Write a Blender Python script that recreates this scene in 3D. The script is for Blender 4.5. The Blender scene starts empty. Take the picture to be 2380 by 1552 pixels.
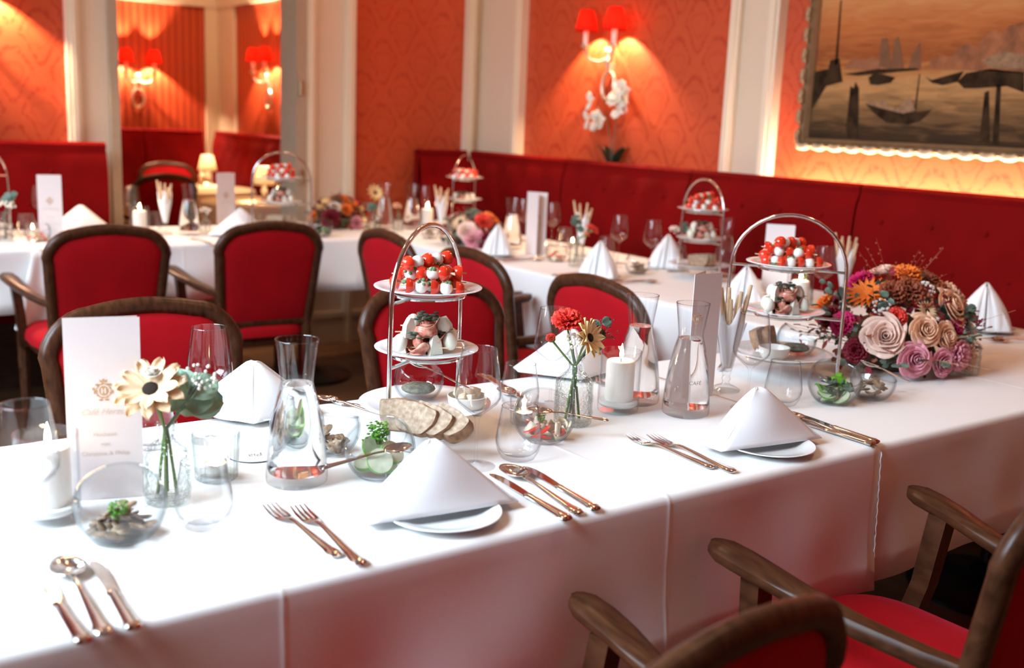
import bpy, math, random
from mathutils import Vector, Matrix, Euler
random.seed(7)
PI = math.pi
scn = bpy.context.scene
COL = scn.collection
# ------------------------------------------------------------------ camera, world, daylight, exposure
cam_d = bpy.data.cameras.new('camera')
cam = bpy.data.objects.new('camera', cam_d); COL.objects.link(cam)
cam_d.sensor_width = 36.0; cam_d.lens = 37.017; cam_d.clip_start = 0.02; cam_d.clip_end = 60
cam.matrix_world = Matrix(((0.811973, 0.082266, -0.577868, 0.0), (-0.582186, 0.185282, -0.791663, 0.0), (0.041942, 0.979236, 0.198338, 1.35), (0.0, 0.0, 0.0, 1.0)))
cam_d.dof.use_dof = True; cam_d.dof.focus_distance = 2.05; cam_d.dof.aperture_fstop = 2.9
scn.camera = cam
scn.view_settings.view_transform = 'Standard'; scn.view_settings.look = 'None'
scn.view_settings.gamma = 1.0; scn.view_settings.use_curve_mapping = False
scn.view_settings.exposure = 0.28
try:
    cy = scn.cycles
    cy.max_bounces = 14; cy.transparent_max_bounces = 40; cy.transmission_bounces = 12
    cy.glossy_bounces = 6; cy.diffuse_bounces = 4; cy.sample_clamp_indirect = 6.0
    cy.use_denoising = True
except Exception: pass
W = bpy.data.worlds.new('sky'); scn.world = W; W.use_nodes = True
W.node_tree.nodes['Background'].inputs[0].default_value = (0.70, 0.84, 1.0, 1)
W.node_tree.nodes['Background'].inputs[1].default_value = 1.0
def area(name, loc, rot, sx, sy, power, col):
    l = bpy.data.lights.new(name, 'AREA'); l.shape = 'RECTANGLE'; l.size = sx; l.size_y = sy
    l.energy = power; l.color = col
    o = bpy.data.objects.new(name, l); COL.objects.link(o); o.location = loc; o.rotation_euler = rot
    return o
# daylight through the two tall windows of the left wall (outside the frame)
WIN = [(0.8, 2.6), (3.1, 4.7)]
for (a, b), pw_ in zip(WIN, (112, 62)):
    dl = area('window_daylight', (-1.66, (a+b)/2, 2.45), (0, -PI/2+0.85, 0), 1.7, b-a, pw_, (0.70, 0.86, 1.0)); dl.data.spread = math.radians(112)
def point(name, loc, power, col, r=0.02):
    l = bpy.data.lights.new(name, 'POINT'); l.energy = power; l.color = col; l.shadow_soft_size = r
    o = bpy.data.objects.new(name, l); COL.objects.link(o); o.location = loc
    return o
WARM = (1.0, 0.62, 0.30)
# ------------------------------------------------------------------ materials
MT = {}
def newmat(name):
    m = bpy.data.materials.new(name); m.use_nodes = True; nt = m.node_tree
    return m, nt, nt.nodes['Principled BSDF'], nt.nodes['Material Output']
def pm(name, c, rough=0.5, metal=0.0, var=0.12, scale=40, bump=0.0, sheen=0.0, spec=0.5, sss=0.0, coat=0.0, trans=0.0, ior=1.45, c2=None, stretch=(1,1,1), sstint=None, con=2.4):
    m, nt, b, out = newmat(name)
    N, Lk = nt.nodes, nt.links
    tc = N.new('ShaderNodeTexCoord'); mp = N.new('ShaderNodeMapping'); mp.inputs['Scale'].default_value = stretch
    Lk.new(tc.outputs['Object'], mp.inputs[0])
    nz = N.new('ShaderNodeTexNoise'); nz.inputs['Scale'].default_value = scale; nz.inputs['Detail'].default_value = 4
    Lk.new(mp.outputs[0], nz.inputs['Vector'])
    mx = N.new('ShaderNodeMix'); mx.data_type = 'RGBA'
    if c2:
        mr_ = N.new('ShaderNodeMath'); mr_.operation = 'MULTIPLY_ADD'; mr_.inputs[1].default_value = con; mr_.inputs[2].default_value = 0.5-0.5*con; mr_.use_clamp = True
        Lk.new(nz.outputs['Fac'], mr_.inputs[0]); Lk.new(mr_.outputs[0], mx.inputs['Factor'])
    else: Lk.new(nz.outputs['Fac'], mx.inputs['Factor'])
    lo = tuple(max(0, x*(1-var)) for x in c); hi = tuple(min(1, x*(1+var)) for x in c)
    if c2: lo, hi = c, c2
    mx.inputs['A'].default_value = (*lo, 1); mx.inputs['B'].default_value = (*hi, 1)
    Lk.new(mx.outputs['Result'], b.inputs['Base Color'])
    b.inputs['Roughness'].default_value = rough; b.inputs['Metallic'].default_value = metal
    b.inputs['Specular IOR Level'].default_value = spec; b.inputs['IOR'].default_value = ior
    b.inputs['Transmission Weight'].default_value = trans
    b.inputs['Coat Weight'].default_value = coat
    if sheen:
        b.inputs['Sheen Weight'].default_value = sheen; b.inputs['Sheen Roughness'].default_value = 0.4
        b.inputs['Sheen Tint'].default_value = (*(sstint or c), 1)
    if sss:
        b.inputs['Subsurface Weight'].default_value = sss; b.inputs['Subsurface Radius'].default_value = (0.02, 0.012, 0.008)
    if bump:
        bp = N.new('ShaderNodeBump'); bp.inputs['Strength'].default_value = bump; bp.inputs['Distance'].default_value = 0.002
        Lk.new(nz.outputs['Fac'], bp.inputs['Height']); Lk.new(bp.outputs[0], b.inputs['Normal'])
    MT[name] = m; return m
def emat(name, c, s):
    m = bpy.data.materials.new(name); m.use_nodes = True; nt = m.node_tree; nt.nodes.clear()
    o = nt.nodes.new('ShaderNodeOutputMaterial'); e = nt.nodes.new('ShaderNodeEmission')
    e.inputs[0].default_value = (*c, 1); e.inputs[1].default_value = s
    nt.links.new(e.outputs[0], o.inputs[0]); MT[name] = m
def glassmat(name, tint, edge, power=3.0, refl=0.9, bumpscale=0, edgeamt=1.0):
    # thin-walled glass: transparent with Schlick-like reflection and darker absorption at grazing angles
    m = bpy.data.materials.new(name); m.use_nodes = True; nt = m.node_tree; nt.nodes.clear()
    N, Lk = nt.nodes, nt.links
    o = N.new('ShaderNodeOutputMaterial'); lw = N.new('ShaderNodeLayerWeight'); lw.inputs[0].default_value = 0.5
    p1 = N.new('ShaderNodeMath'); p1.operation = 'POWER'; p1.inputs[1].default_value = power; Lk.new(lw.outputs['Facing'], p1.inputs[0])
    ea = N.new('ShaderNodeMath'); ea.operation = 'MULTIPLY'; ea.inputs[1].default_value = edgeamt; Lk.new(p1.outputs[0], ea.inputs[0])
    mx = N.new('ShaderNodeMix'); mx.data_type = 'RGBA'; mx.inputs['A'].default_value = (*tint, 1); mx.inputs['B'].default_value = (*edge, 1)
    Lk.new(ea.outputs[0], mx.inputs['Factor'])
    tr = N.new('ShaderNodeBsdfTransparent'); Lk.new(mx.outputs['Result'], tr.inputs[0])
    gl = N.new('ShaderNodeBsdfGlossy'); gl.inputs['Roughness'].default_value = 0.02
    p2 = N.new('ShaderNodeMath'); p2.operation = 'POWER'; p2.inputs[1].default_value = 4.0; Lk.new(lw.outputs['Facing'], p2.inputs[0])
    sc = N.new('ShaderNodeMath'); sc.operation = 'MULTIPLY_ADD'; sc.inputs[1].default_value = refl*0.6; sc.inputs[2].default_value = 0.035; Lk.new(p2.outputs[0], sc.inputs[0])
    ms = N.new('ShaderNodeMixShader'); Lk.new(sc.outputs[0], ms.inputs[0]); Lk.new(tr.outputs[0], ms.inputs[1]); Lk.new(gl.outputs[0], ms.inputs[2])
    if bumpscale:
        tc = N.new('ShaderNodeTexCoord'); v = N.new('ShaderNodeTexVoronoi'); v.inputs['Scale'].default_value = bumpscale
        Lk.new(tc.outputs['Object'], v.inputs['Vector'])
        bp = N.new('ShaderNodeBump'); bp.inputs['Distance'].default_value = 0.004; Lk.new(v.outputs['Distance'], bp.inputs['Height'])
        Lk.new(bp.outputs[0], gl.inputs['Normal']); Lk.new(bp.outputs[0], lw.inputs['Normal'])
    Lk.new(ms.outputs[0], o.inputs[0]); MT[name] = m
glassmat('glass', (0.992, 0.994, 0.995), (0.52, 0.53, 0.56), 4.5)
glassmat('bowl_glass', (0.982, 0.988, 0.988), (0.45, 0.50, 0.52), 3.2)
glassmat('relief_glass', (0.985, 0.992, 0.988), (0.60, 0.66, 0.64), 3.0, 0.9, 160)
glassmat('rib_glass', (0.975, 0.985, 0.98), (0.42, 0.50, 0.49), 2.4, 1.0)
glassmat('rim_glass', (0.97, 0.975, 0.98), (0.55, 0.55, 0.58), 1.6, 1.0)
pm('water', (1, 1, 1), 0.0, trans=1.0, ior=1.33, var=0.0)
pm('cloth', (0.80, 0.79, 0.78), 0.85, var=0.03, scale=500, bump=0.05, sheen=0.2, sstint=(1,1,1))
pm('napkin_linen', (0.84, 0.85, 0.87), 0.8, var=0.02, scale=600, bump=0.04)
pm('porcelain', (0.83, 0.86, 0.86), 0.12, var=0.02, spec=0.5, coat=0.4)
pm('ivory_china', (0.80, 0.76, 0.70), 0.2, var=0.03)
pm('steel', (0.68, 0.67, 0.66), 0.10, 1.0, var=0.04)
pm('cutlery_steel', (0.66, 0.62, 0.58), 0.13, 1.0, var=0.05)
pm('velvet', (0.165, 0.0006, 0.0008), 0.9, var=0.35, scale=5, sheen=0.12, sstint=(1.0, 0.05, 0.04), spec=0.15)
pm('chair_velvet', (0.32, 0.001, 0.005), 0.85, var=0.25, scale=7, sheen=0.2, sstint=(1.0, 0.06, 0.12), spec=0.2)
pm('walnut', (0.019, 0.0055, 0.0022), 0.32, c2=(0.088, 0.032, 0.014), scale=16, stretch=(6, 1.0, 2.5), con=1.7, coat=0.0, spec=0.25)
pm('dark_wood', (0.03, 0.014, 0.008), 0.4, c2=(0.06, 0.028, 0.015), scale=12, stretch=(1, 5, 5))
pm('black_iron', (0.006, 0.006, 0.006), 0.35, var=0.2)
pm('cream_paint', (0.68, 0.56, 0.43), 0.55, var=0.03, scale=6)
pm('moulding_paint', (0.76, 0.66, 0.52), 0.4, var=0.03, scale=6)
pm('ceiling_paint', (0.75, 0.70, 0.62), 0.8, var=0.02)
pm('paper', (0.72, 0.635, 0.62), 0.55, var=0.015, scale=200)
pm('print_gold', (0.50, 0.28, 0.13), 0.5, var=0.1)
pm('print_cream', (0.73, 0.645, 0.63), 0.6, var=0.02)
pm('print_taupe', (0.62, 0.51, 0.45), 0.6, var=0.03)
pm('print_ink', (0.20, 0.18, 0.17), 0.6, var=0.05)
pm('coaster_card', (0.66, 0.60, 0.55), 0.7, var=0.04)
pm('navy', (0.01, 0.03, 0.10), 0.5)
pm('wax', (0.88, 0.84, 0.78), 0.45, sss=0.3, var=0.02)
pm('wick', (0.02, 0.015, 0.01), 0.9)
pm('salt', (0.75, 0.75, 0.72), 0.8, var=0.15, scale=300, bump=0.6)
emat('flame', (1.0, 0.74, 0.42), 55)
pm('brass', (0.50, 0.36, 0.20), 0.28, 1.0, var=0.15)
pm('silver_gilt', (0.72, 0.62, 0.48), 0.3, 0.85, var=0.1)
pm('gilt', (0.33, 0.22, 0.12), 0.42, 0.45, var=0.4, scale=25, bump=0.3)
pm('gilt_light', (0.62, 0.48, 0.32), 0.45, 0.3, var=0.25, scale=25, bump=0.3)
pm('bronze_frame', (0.42, 0.35, 0.26), 0.4, 0.15, var=0.1)
pm('candle_sleeve', (0.9, 0.86, 0.78), 0.5, var=0.02)
pm('tomato', (0.72, 0.035, 0.012), 0.16, var=0.2, scale=30, coat=0.5)
pm('tomato_cut', (0.66, 0.07, 0.025), 0.22, var=0.4, scale=140, coat=0.6)
pm('mozzarella', (0.84, 0.81, 0.74), 0.35, var=0.04, sss=0.15)
pm('pesto', (0.10, 0.16, 0.06), 0.6, c2=(0.22, 0.30, 0.14), scale=160, bump=0.6)
pm('bamboo', (0.66, 0.50, 0.30), 0.6, var=0.15)
pm('melon', (0.78, 0.74, 0.62), 0.3, var=0.08, sss=0.2, c2=None)
pm('ham', (0.36, 0.035, 0.018), 0.35, c2=(0.80, 0.42, 0.30), scale=70)
pm('herb', (0.02, 0.045, 0.03), 0.7, c2=(0.09, 0.13, 0.08), scale=90)
pm('crumb', (0.22, 0.13, 0.075), 0.85, c2=(0.62, 0.48, 0.35), scale=95, bump=1.0, con=1.7)
pm('crust', (0.15, 0.06, 0.025), 0.75, c2=(0.46, 0.27, 0.15), scale=70, bump=0.7, con=2.0)
pm('butter', (0.80, 0.66, 0.47), 0.35, var=0.1, scale=30, sss=0.2)
pm('dip', (0.045, 0.035, 0.02), 0.8, c2=(0.20, 0.17, 0.11), scale=120, bump=0.8)
pm('mushroom', (0.08, 0.045, 0.025), 0.4, c2=(0.44, 0.31, 0.20), scale=60, bump=0.4)
pm('cress', (0.05, 0.20, 0.01), 0.5, c2=(0.16, 0.42, 0.04), scale=80)
pm('cucumber_flesh', (0.42, 0.47, 0.30), 0.3, c2=(0.66, 0.66, 0.50), scale=70)
pm('cucumber_skin', (0.06, 0.20, 0.015), 0.3, c2=(0.20, 0.42, 0.06), scale=30)
pm('pepper_red', (0.68, 0.03, 0.01), 0.2, var=0.2)
pm('onion', (0.66, 0.52, 0.33), 0.25, c2=(0.80, 0.68, 0.52), scale=30)
pm('grissini', (0.50, 0.30, 0.14), 0.75, c2=(0.80, 0.62, 0.42), scale=30, bump=0.4)
pm('petal_cream', (0.74, 0.47, 0.25), 0.55, c2=(0.76, 0.60, 0.40), scale=30, sss=0.1)
pm('petal_sun', (0.80, 0.48, 0.16), 0.55, c2=(0.86, 0.68, 0.40), scale=40)
pm('petal_orange', (0.85, 0.16, 0.015), 0.5, c2=(0.90, 0.28, 0.04), scale=30)
pm('petal_blush', (0.80, 0.50, 0.40), 0.55, c2=(0.88, 0.68, 0.58), scale=25, sss=0.1)
pm('petal_peach', (0.82, 0.42, 0.26), 0.55, c2=(0.88, 0.62, 0.42), scale=25)
pm('petal_pink', (0.72, 0.22, 0.30), 0.55, c2=(0.84, 0.44, 0.50), scale=25)
pm('petal_magenta', (0.55, 0.005, 0.10), 0.5, c2=(0.72, 0.02, 0.20), scale=25)
pm('petal_red', (0.72, 0.015, 0.012), 0.5, c2=(0.85, 0.10, 0.06), scale=40)
pm('petal_burgundy', (0.14, 0.004, 0.014), 0.5, c2=(0.30, 0.01, 0.03), scale=30)
pm('petal_white', (0.80, 0.74, 0.66), 0.5, var=0.06)
pm('orchid_white', (0.84, 0.80, 0.72), 0.5, var=0.05, sss=0.15)
pm('flower_eye', (0.035, 0.016, 0.008), 0.8, var=0.5, scale=200, bump=1.0)
pm('eucalyptus', (0.07, 0.12, 0.10), 0.45, c2=(0.17, 0.27, 0.20), scale=25)
pm('leaf_bright', (0.22, 0.38, 0.25), 0.35, c2=(0.38, 0.55, 0.40), scale=22)
pm('leaf_rust', (0.20, 0.04, 0.015), 0.6, c2=(0.42, 0.11, 0.05), scale=30)
pm('leaf_dark', (0.012, 0.03, 0.012), 0.35, var=0.3)
pm('stem_green', (0.12, 0.20, 0.05), 0.5, var=0.3)
pm('stem_grey', (0.12, 0.15, 0.11), 0.6, var=0.3)
pm('straw', (0.45, 0.27, 0.13), 0.8, var=0.3)
pm('berry', (0.20, 0.015, 0.02), 0.4, var=0.3)
pm('berry_orange', (0.80, 0.16, 0.04), 0.4, var=0.2)
pm('terracotta', (0.30, 0.22, 0.15), 0.7, var=0.2)
pm('floral_foam_tray', (0.10, 0.07, 0.04), 0.8, var=0.3)
pm('cream_cloth', (0.72, 0.55, 0.36), 0.85, var=0.04)
pm('wine_glass_tint', (0.8, 0.8, 0.8), 0.1)
def shade_mat(name, c, tr):
    m = bpy.data.materials.new(name); m.use_nodes = True; nt = m.node_tree; nt.nodes.clear(); N = nt.nodes; Lk = nt.links
    o = N.new('ShaderNodeOutputMaterial'); d = N.new('ShaderNodeBsdfDiffuse'); t = N.new('ShaderNodeBsdfTranslucent'); ms = N.new('ShaderNodeMixShader')
    nz = N.new('ShaderNodeTexNoise'); nz.inputs['Scale'].default_value = 300
    mx = N.new('ShaderNodeMix'); mx.data_type = 'RGBA'; mx.inputs['A'].default_value = (*[x*0.9 for x in c], 1); mx.inputs['B'].default_value = (*c, 1)
    Lk.new(nz.outputs['Fac'], mx.inputs['Factor'])
    Lk.new(mx.outputs['Result'], d.inputs[0]); t.inputs[0].default_value = (*tr, 1); ms.inputs[0].default_value = 0.6
    Lk.new(d.outputs[0], ms.inputs[1]); Lk.new(t.outputs[0], ms.inputs[2]); Lk.new(ms.outputs[0], o.inputs[0]); MT[name] = m
shade_mat('red_shade', (0.75, 0.06, 0.03), (0.55, 0.045, 0.02))
shade_mat('cream_shade', (0.88, 0.80, 0.66), (0.95, 0.85, 0.68))
def math_node(N, Lk, op, a, b=None, c=None):
    n = N.new('ShaderNodeMath'); n.operation = op
    for i, x in enumerate((a, b, c)):
        if x is None: continue
        if isinstance(x, (int, float)): n.inputs[i].default_value = x
        else: Lk.new(x, n.inputs[i])
    return n.outputs[0]
def damask(name, axis, base, dark, pw=0.27, ph=0.37):
    m, nt, b, out = newmat(name); N, Lk = nt.nodes, nt.links
    tc = N.new('ShaderNodeTexCoord'); nz0 = N.new('ShaderNodeTexNoise'); nz0.inputs['Scale'].default_value = 26; nz0.inputs['Detail'].default_value = 2
    Lk.new(tc.outputs['Object'], nz0.inputs['Vector'])
    sp = N.new('ShaderNodeSeparateXYZ'); Lk.new(tc.outputs['Object'], sp.inputs[0])
    f = lambda op, a, b_=None, c_=None: math_node(N, Lk, op, a, b_, c_)
    wob = f('MULTIPLY', f('SUBTRACT', nz0.outputs['Fac'], 0.5), 0.10)
    U = f('ADD', f('MULTIPLY', sp.outputs[axis], 1/pw), wob); V = f('ADD', f('MULTIPLY', sp.outputs[2], 1/ph), wob)
    cu = f('COSINE', f('MULTIPLY', U, 2*PI)); c2u = f('COSINE', f('MULTIPLY', U, 4*PI))
    Vp = f('ADD', V, f('MULTIPLY', c2u, 0.035))
    cv = f('COSINE', f('MULTIPLY', Vp, 2*PI)); c3 = f('COSINE', f('MULTIPLY', Vp, 6*PI))
    S = f('ABSOLUTE', f('ADD', cu, f('ADD', cv, f('MULTIPLY', c3, 0.16))))
    band = f('SUBTRACT', 1.0, f('MULTIPLY', f('ABSOLUTE', f('SUBTRACT', S, 0.62)), 4.0))
    band = f('MAXIMUM', band, 0.0)
    core = f('MAXIMUM', f('SUBTRACT', 1.0, f('MULTIPLY', f('ABSOLUTE', f('SUBTRACT', S, 1.45)), 5.0)), 0.0)
    nz1 = N.new('ShaderNodeTexNoise'); nz1.inputs['Scale'].default_value = 55; Lk.new(tc.outputs['Object'], nz1.inputs['Vector'])
    br = f('GREATER_THAN', nz1.outputs['Fac'], 0.44)
    mask = f('MINIMUM', f('ADD', f('MULTIPLY', band, br), f('MULTIPLY', core, 0.45)), 1.0)
    mx = N.new('ShaderNodeMix'); mx.data_type = 'RGBA'; mx.inputs['A'].default_value = (*base, 1); mx.inputs['B'].default_value = (*dark, 1)
    Lk.new(mask, mx.inputs['Factor']); Lk.new(mx.outputs['Result'], b.inputs['Base Color'])
    b.inputs['Roughness'].default_value = 0.5; MT[name] = m
PB, PD = (0.52, 0.075, 0.022), (0.38, 0.030, 0.007)
damask('damask_side', 1, PB, PD); damask('damask_back', 0, PB, PD)
def stripes(name, axis, A, B, per):
    m, nt, b, out = newmat(name); N, Lk = nt.nodes, nt.links
    tc = N.new('ShaderNodeTexCoord'); sp = N.new('ShaderNodeSeparateXYZ'); Lk.new(tc.outputs['Object'], sp.inputs[0])
    f = lambda op, a, b_=None, c_=None: math_node(N, Lk, op, a, b_, c_)
    s = f('SINE', f('MULTIPLY', sp.outputs[axis], 2*PI/per)); k = f('MULTIPLY_ADD', s, 0.5, 0.5)
    mx = N.new('ShaderNodeMix'); mx.data_type = 'RGBA'; mx.inputs['A'].default_value = (*A, 1); mx.inputs['B'].default_value = (*B, 1)
    Lk.new(k, mx.inputs['Factor']); Lk.new(mx.outputs['Result'], b.inputs['Base Color']); b.inputs['Roughness'].default_value = 0.5; MT[name] = m
stripes('striped_far', 0, (0.50, 0.075, 0.02), (0.32, 0.028, 0.008), 0.062)
stripes('striped_side', 1, (0.50, 0.075, 0.02), (0.36, 0.035, 0.010), 0.062)
def canvas_mat():
    m, nt, b, out = newmat('oil_canvas'); N, Lk = nt.nodes, nt.links
    tc = N.new('ShaderNodeTexCoord'); sp = N.new('ShaderNodeSeparateXYZ'); Lk.new(tc.outputs['Object'], sp.inputs[0])
    mp = N.new('ShaderNodeMapping'); mp.inputs['Scale'].default_value = (1, 3, 22); Lk.new(tc.outputs['Object'], mp.inputs[0])
    nz = N.new('ShaderNodeTexNoise'); nz.inputs['Scale'].default_value = 2.2; nz.inputs['Detail'].default_value = 6; nz.inputs['Distortion'].default_value = 0.8
    Lk.new(mp.outputs[0], nz.inputs['Vector'])
    h = math_node(N, Lk, 'ADD', math_node(N, Lk, 'MULTIPLY', math_node(N, Lk, 'SUBTRACT', sp.outputs[2], 1.27), 1.0/0.95), math_node(N, Lk, 'MULTIPLY', math_node(N, Lk, 'SUBTRACT', nz.outputs['Fac'], 0.5), 0.22))
    r = N.new('ShaderNodeValToRGB'); Lk.new(h, r.inputs[0]); e = r.color_ramp.elements
    e[0].position = 0.02; e[0].color = (0.022, 0.016, 0.010, 1); e[1].position = 0.98; e[1].color = (0.45, 0.25, 0.11, 1)
    for p, c in ((0.10, (0.055, 0.030, 0.014)), (0.20, (0.20, 0.105, 0.042)), (0.30, (0.46, 0.235, 0.09)), (0.375, (0.40, 0.15, 0.045)), (0.42, (0.27, 0.075, 0.022)), (0.55, (0.46, 0.15, 0.045)), (0.72, (0.58, 0.29, 0.11))):
        x = e.new(p); x.color = (*c, 1)
    Lk.new(r.outputs[0], b.inputs['Base Color']); b.inputs['Roughness'].default_value = 0.9; b.inputs['Specular IOR Level'].default_value = 0.15; MT['oil_canvas'] = m
canvas_mat()
pm('oil_dark', (0.012, 0.007, 0.004), 0.9, c2=(0.06, 0.033, 0.016), scale=20, spec=0.1)
pm('oil_sail', (0.13, 0.06, 0.028), 0.9, c2=(0.22, 0.095, 0.04), scale=20)
pm('oil_town', (0.16, 0.06, 0.025), 0.9, c2=(0.40, 0.14, 0.055), scale=16)
pm('oil_far', (0.24, 0.09, 0.04), 0.9, c2=(0.32, 0.13, 0.06), scale=16)
pm('oil_figure', (0.20, 0.11, 0.06), 0.9, c2=(0.34, 0.19, 0.10), scale=40)
def floor_mat():
    m, nt, b, out = newmat('oak_floor'); N, Lk = nt.nodes, nt.links
    tc = N.new('ShaderNodeTexCoord'); mp = N.new('ShaderNodeMapping'); mp.inputs['Scale'].default_value = (10, 1.2, 1); Lk.new(tc.outputs['Object'], mp.inputs[0])
    nz = N.new('ShaderNodeTexNoise'); nz.inputs['Scale'].default_value = 4; nz.inputs['Detail'].default_value = 5; Lk.new(mp.outputs[0], nz.inputs['Vector'])
    r = N.new('ShaderNodeValToRGB'); Lk.new(nz.outputs['Fac'], r.inputs[0])
    r.color_ramp.elements[0].color = (0.07, 0.032, 0.016, 1); r.color_ramp.elements[1].color = (0.17, 0.085, 0.042, 1)
    Lk.new(r.outputs[0], b.inputs['Base Color']); b.inputs['Roughness'].default_value = 0.4; MT['oak_floor'] = m
floor_mat()
# ------------------------------------------------------------------ mesh building
class MB:
    def __init__(s): s.v = []; s.f = []
    def add(s, vs, fs, M=None):
        o = len(s.v)
        s.v += [tuple(M @ Vector(v)) for v in vs] if M is not None else [tuple(v) for v in vs]
        s.f += [tuple(i+o for i in f) for f in fs]
        return s
    def box(s, lo, hi, M=None):
        (a, b, c), (d, e, f) = lo, hi
        return s.add([(a,b,c),(d,b,c),(d,e,c),(a,e,c),(a,b,f),(d,b,f),(d,e,f),(a,e,f)], [(3,2,1,0),(4,5,6,7),(0,1,5,4),(1,2,6,5),(2,3,7,6),(3,0,4,7)], M)
    def rbox(s, lo, hi, r, n=3, M=None):      # box with rounded vertical corners and softened top and bottom edges
        (a, b, c), (d, e, f) = lo, hi
        rings = []
        for zz, ins in ((c, r), (c+r*0.3, r*0.3), (c+r, 0), (f-r, 0), (f-r*0.3, r*0.3), (f, r)):
            ring = []
            for (cx, cy, a0) in ((d-r, e-r, 0), (a+r, e-r, PI/2), (a+r, b+r, PI), (d-r, b+r, 1.5*PI)):
                for k in range(n+1):
                    t = a0+PI/2*k/n; q = max(r-ins, 0.0005)
                    ring.append((cx+q*math.cos(t), cy+q*math.sin(t), zz))
            rings.append(ring)
        return s.rings(rings, True, True, M)
    def rings(s, rings, cap0=False, cap1=False, M=None, closed=True):
        n = len(rings[0]); vs = [p for r in rings for p in r]; fs = []
        for i in range(len(rings)-1):
            for j in range(n if closed else n-1):
                k = (j+1) % n
                fs.append((i*n+j, i*n+k, (i+1)*n+k, (i+1)*n+j))
        if cap0: fs.append(tuple(range(n))[::-1])
        if cap1: fs.append(tuple((len(rings)-1)*n+j for j in range(n)))
        return s.add(vs, fs, M)
    def lathe(s, prof, n=24, M=None, rfn=None):
        rings = []; 
        for (r, z) in prof:
            rings.append([((r*(rfn(2*PI*k/n, z) if rfn else 1))*math.cos(2*PI*k/n), (r*(rfn(2*PI*k/n, z) if rfn else 1))*math.sin(2*PI*k/n), z) for k in range(n)])
        c0 = prof[0][0] < 1e-5; c1 = prof[-1][0] < 1e-5
        if c0: rings = rings[1:]
        if c1: rings = rings[:-1]
        o = len(s.v); s.rings(rings, False, False, M)
        m = len(rings)
        for flag, z, base, rev in ((c0, prof[0][1], 0, True), (c1, prof[-1][1], (m-1)*n, False)):
            if flag:
                p = Vector((0, 0, z)); p = M @ p if M is not None else p
                i = len(s.v); s.v.append(tuple(p))
                for k in range(n):
                    a, b = o+base+k, o+base+(k+1) % n
                    s.f.append((b, a, i) if rev else (a, b, i))
        return s
    def tube(s, pts, r, n=8, caps=True, M=None, flat=1.0):
        pts = [Vector(p) for p in pts]; rs = r if isinstance(r, (list, tuple)) else [r]*len(pts)
        rings = []; up = None
        for i, p in enumerate(pts):
            t = (pts[min(i+1, len(pts)-1)]-pts[max(i-1, 0)])
            t = t.normalized() if t.length > 1e-9 else Vector((0, 0, 1))
            if up is None:
                up = Vector((0, 0, 1)) if abs(t.z) < 0.9 else Vector((1, 0, 0))
            up = (up-t*up.dot(t)).normalized(); b = t.cross(up)
            rings.append([tuple(p+(b*math.cos(2*PI*k/n)+up*math.sin(2*PI*k/n)*flat)*rs[i]) for k in range(n)])
        return s.rings(rings, caps, caps, M)
    def sphere(s, c, r, n=12, m=8, M=None, sc=(1, 1, 1)):
        prof = [(math.sin(PI*i/m), -math.cos(PI*i/m)) for i in range(m+1)]; prof[0] = (0, -1); prof[-1] = (0, 1)
        T = Matrix.Translation(c) @ Matrix.Diagonal((r*sc[0], r*sc[1], r*sc[2], 1))
        return s.lathe(prof, n, M @ T if M is not None else T)
    def grid(s, fn, nu, nv, M=None):
        vs = [fn(i/nu, j/nv) for j in range(nv+1) for i in range(nu+1)]
        return s.add(vs, [(j*(nu+1)+i, j*(nu+1)+i+1, (j+1)*(nu+1)+i+1, (j+1)*(nu+1)+i) for j in range(nv) for i in range(nu)], M)
    def prism(s, poly, z0, z1, M=None):
        n = len(poly)
        return s.add([(x, y, z0) for x, y in poly]+[(x, y, z1) for x, y in poly], [tuple(range(n))[::-1], tuple(range(n, 2*n))]+[(i, (i+1) % n, n+(i+1) % n, n+i) for i in range(n)], M)
    def mesh(s, name, mat, smooth=True, ang=40, weld=False):
        me = bpy.data.meshes.new(name); me.from_pydata(s.v, [], s.f); me.update()
        if mat: me.materials.append(MT[mat])
        if smooth:
            me.polygons.foreach_set('use_smooth', [True]*len(me.polygons))
            me.set_sharp_from_angle(angle=math.radians(ang))
        return me
CACHE = {}
def part(name, mat, fn, parent=None, key=None, loc=(0, 0, 0), rot=(0, 0, 0), scale=(1, 1, 1), ang=40, solid=0, label=None, subsurf=0):
    if key is not None and key in CACHE: me = CACHE[key]
    else:
        b = MB(); r = fn(b); me = (b if r is None or isinstance(r, MB) else r).mesh(name, mat, True, ang)
        if key is not None: CACHE[key] = me
    o = bpy.data.objects.new(name, me); COL.objects.link(o); o.parent = parent
    o.location = loc; o.rotation_euler = rot; o.scale = scale if not isinstance(scale, (int, float)) else (scale,)*3
    if solid:
        md = o.modifiers.new('solidify', 'SOLIDIFY'); md.thickness = solid; md.offset = 0
    if subsurf:
        md = o.modifiers.new('subdivision', 'SUBSURF'); md.levels = subsurf; md.render_levels = subsurf
    if label: o['label'] = label
    return o
def tag(o, label, cat, group=None):
    o['label'] = label; o['category'] = cat
    if group: o['group'] = group
    return o
def thing(name, label, cat, loc=(0, 0, 0), rz=0, group=None, scale=1):
    o = bpy.data.objects.new(name, None); COL.objects.link(o); o.location = loc; o.rotation_euler = (0, 0, rz); o.scale = (scale,)*3
    o.empty_display_size = 0.05
    return tag(o, label, cat, group)
def struct(name, mat, fn, parent=None, ang=30):
    o = part(name, mat, fn, parent, ang=ang)
    if parent is None: o['kind'] = 'structure'
    return o
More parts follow.
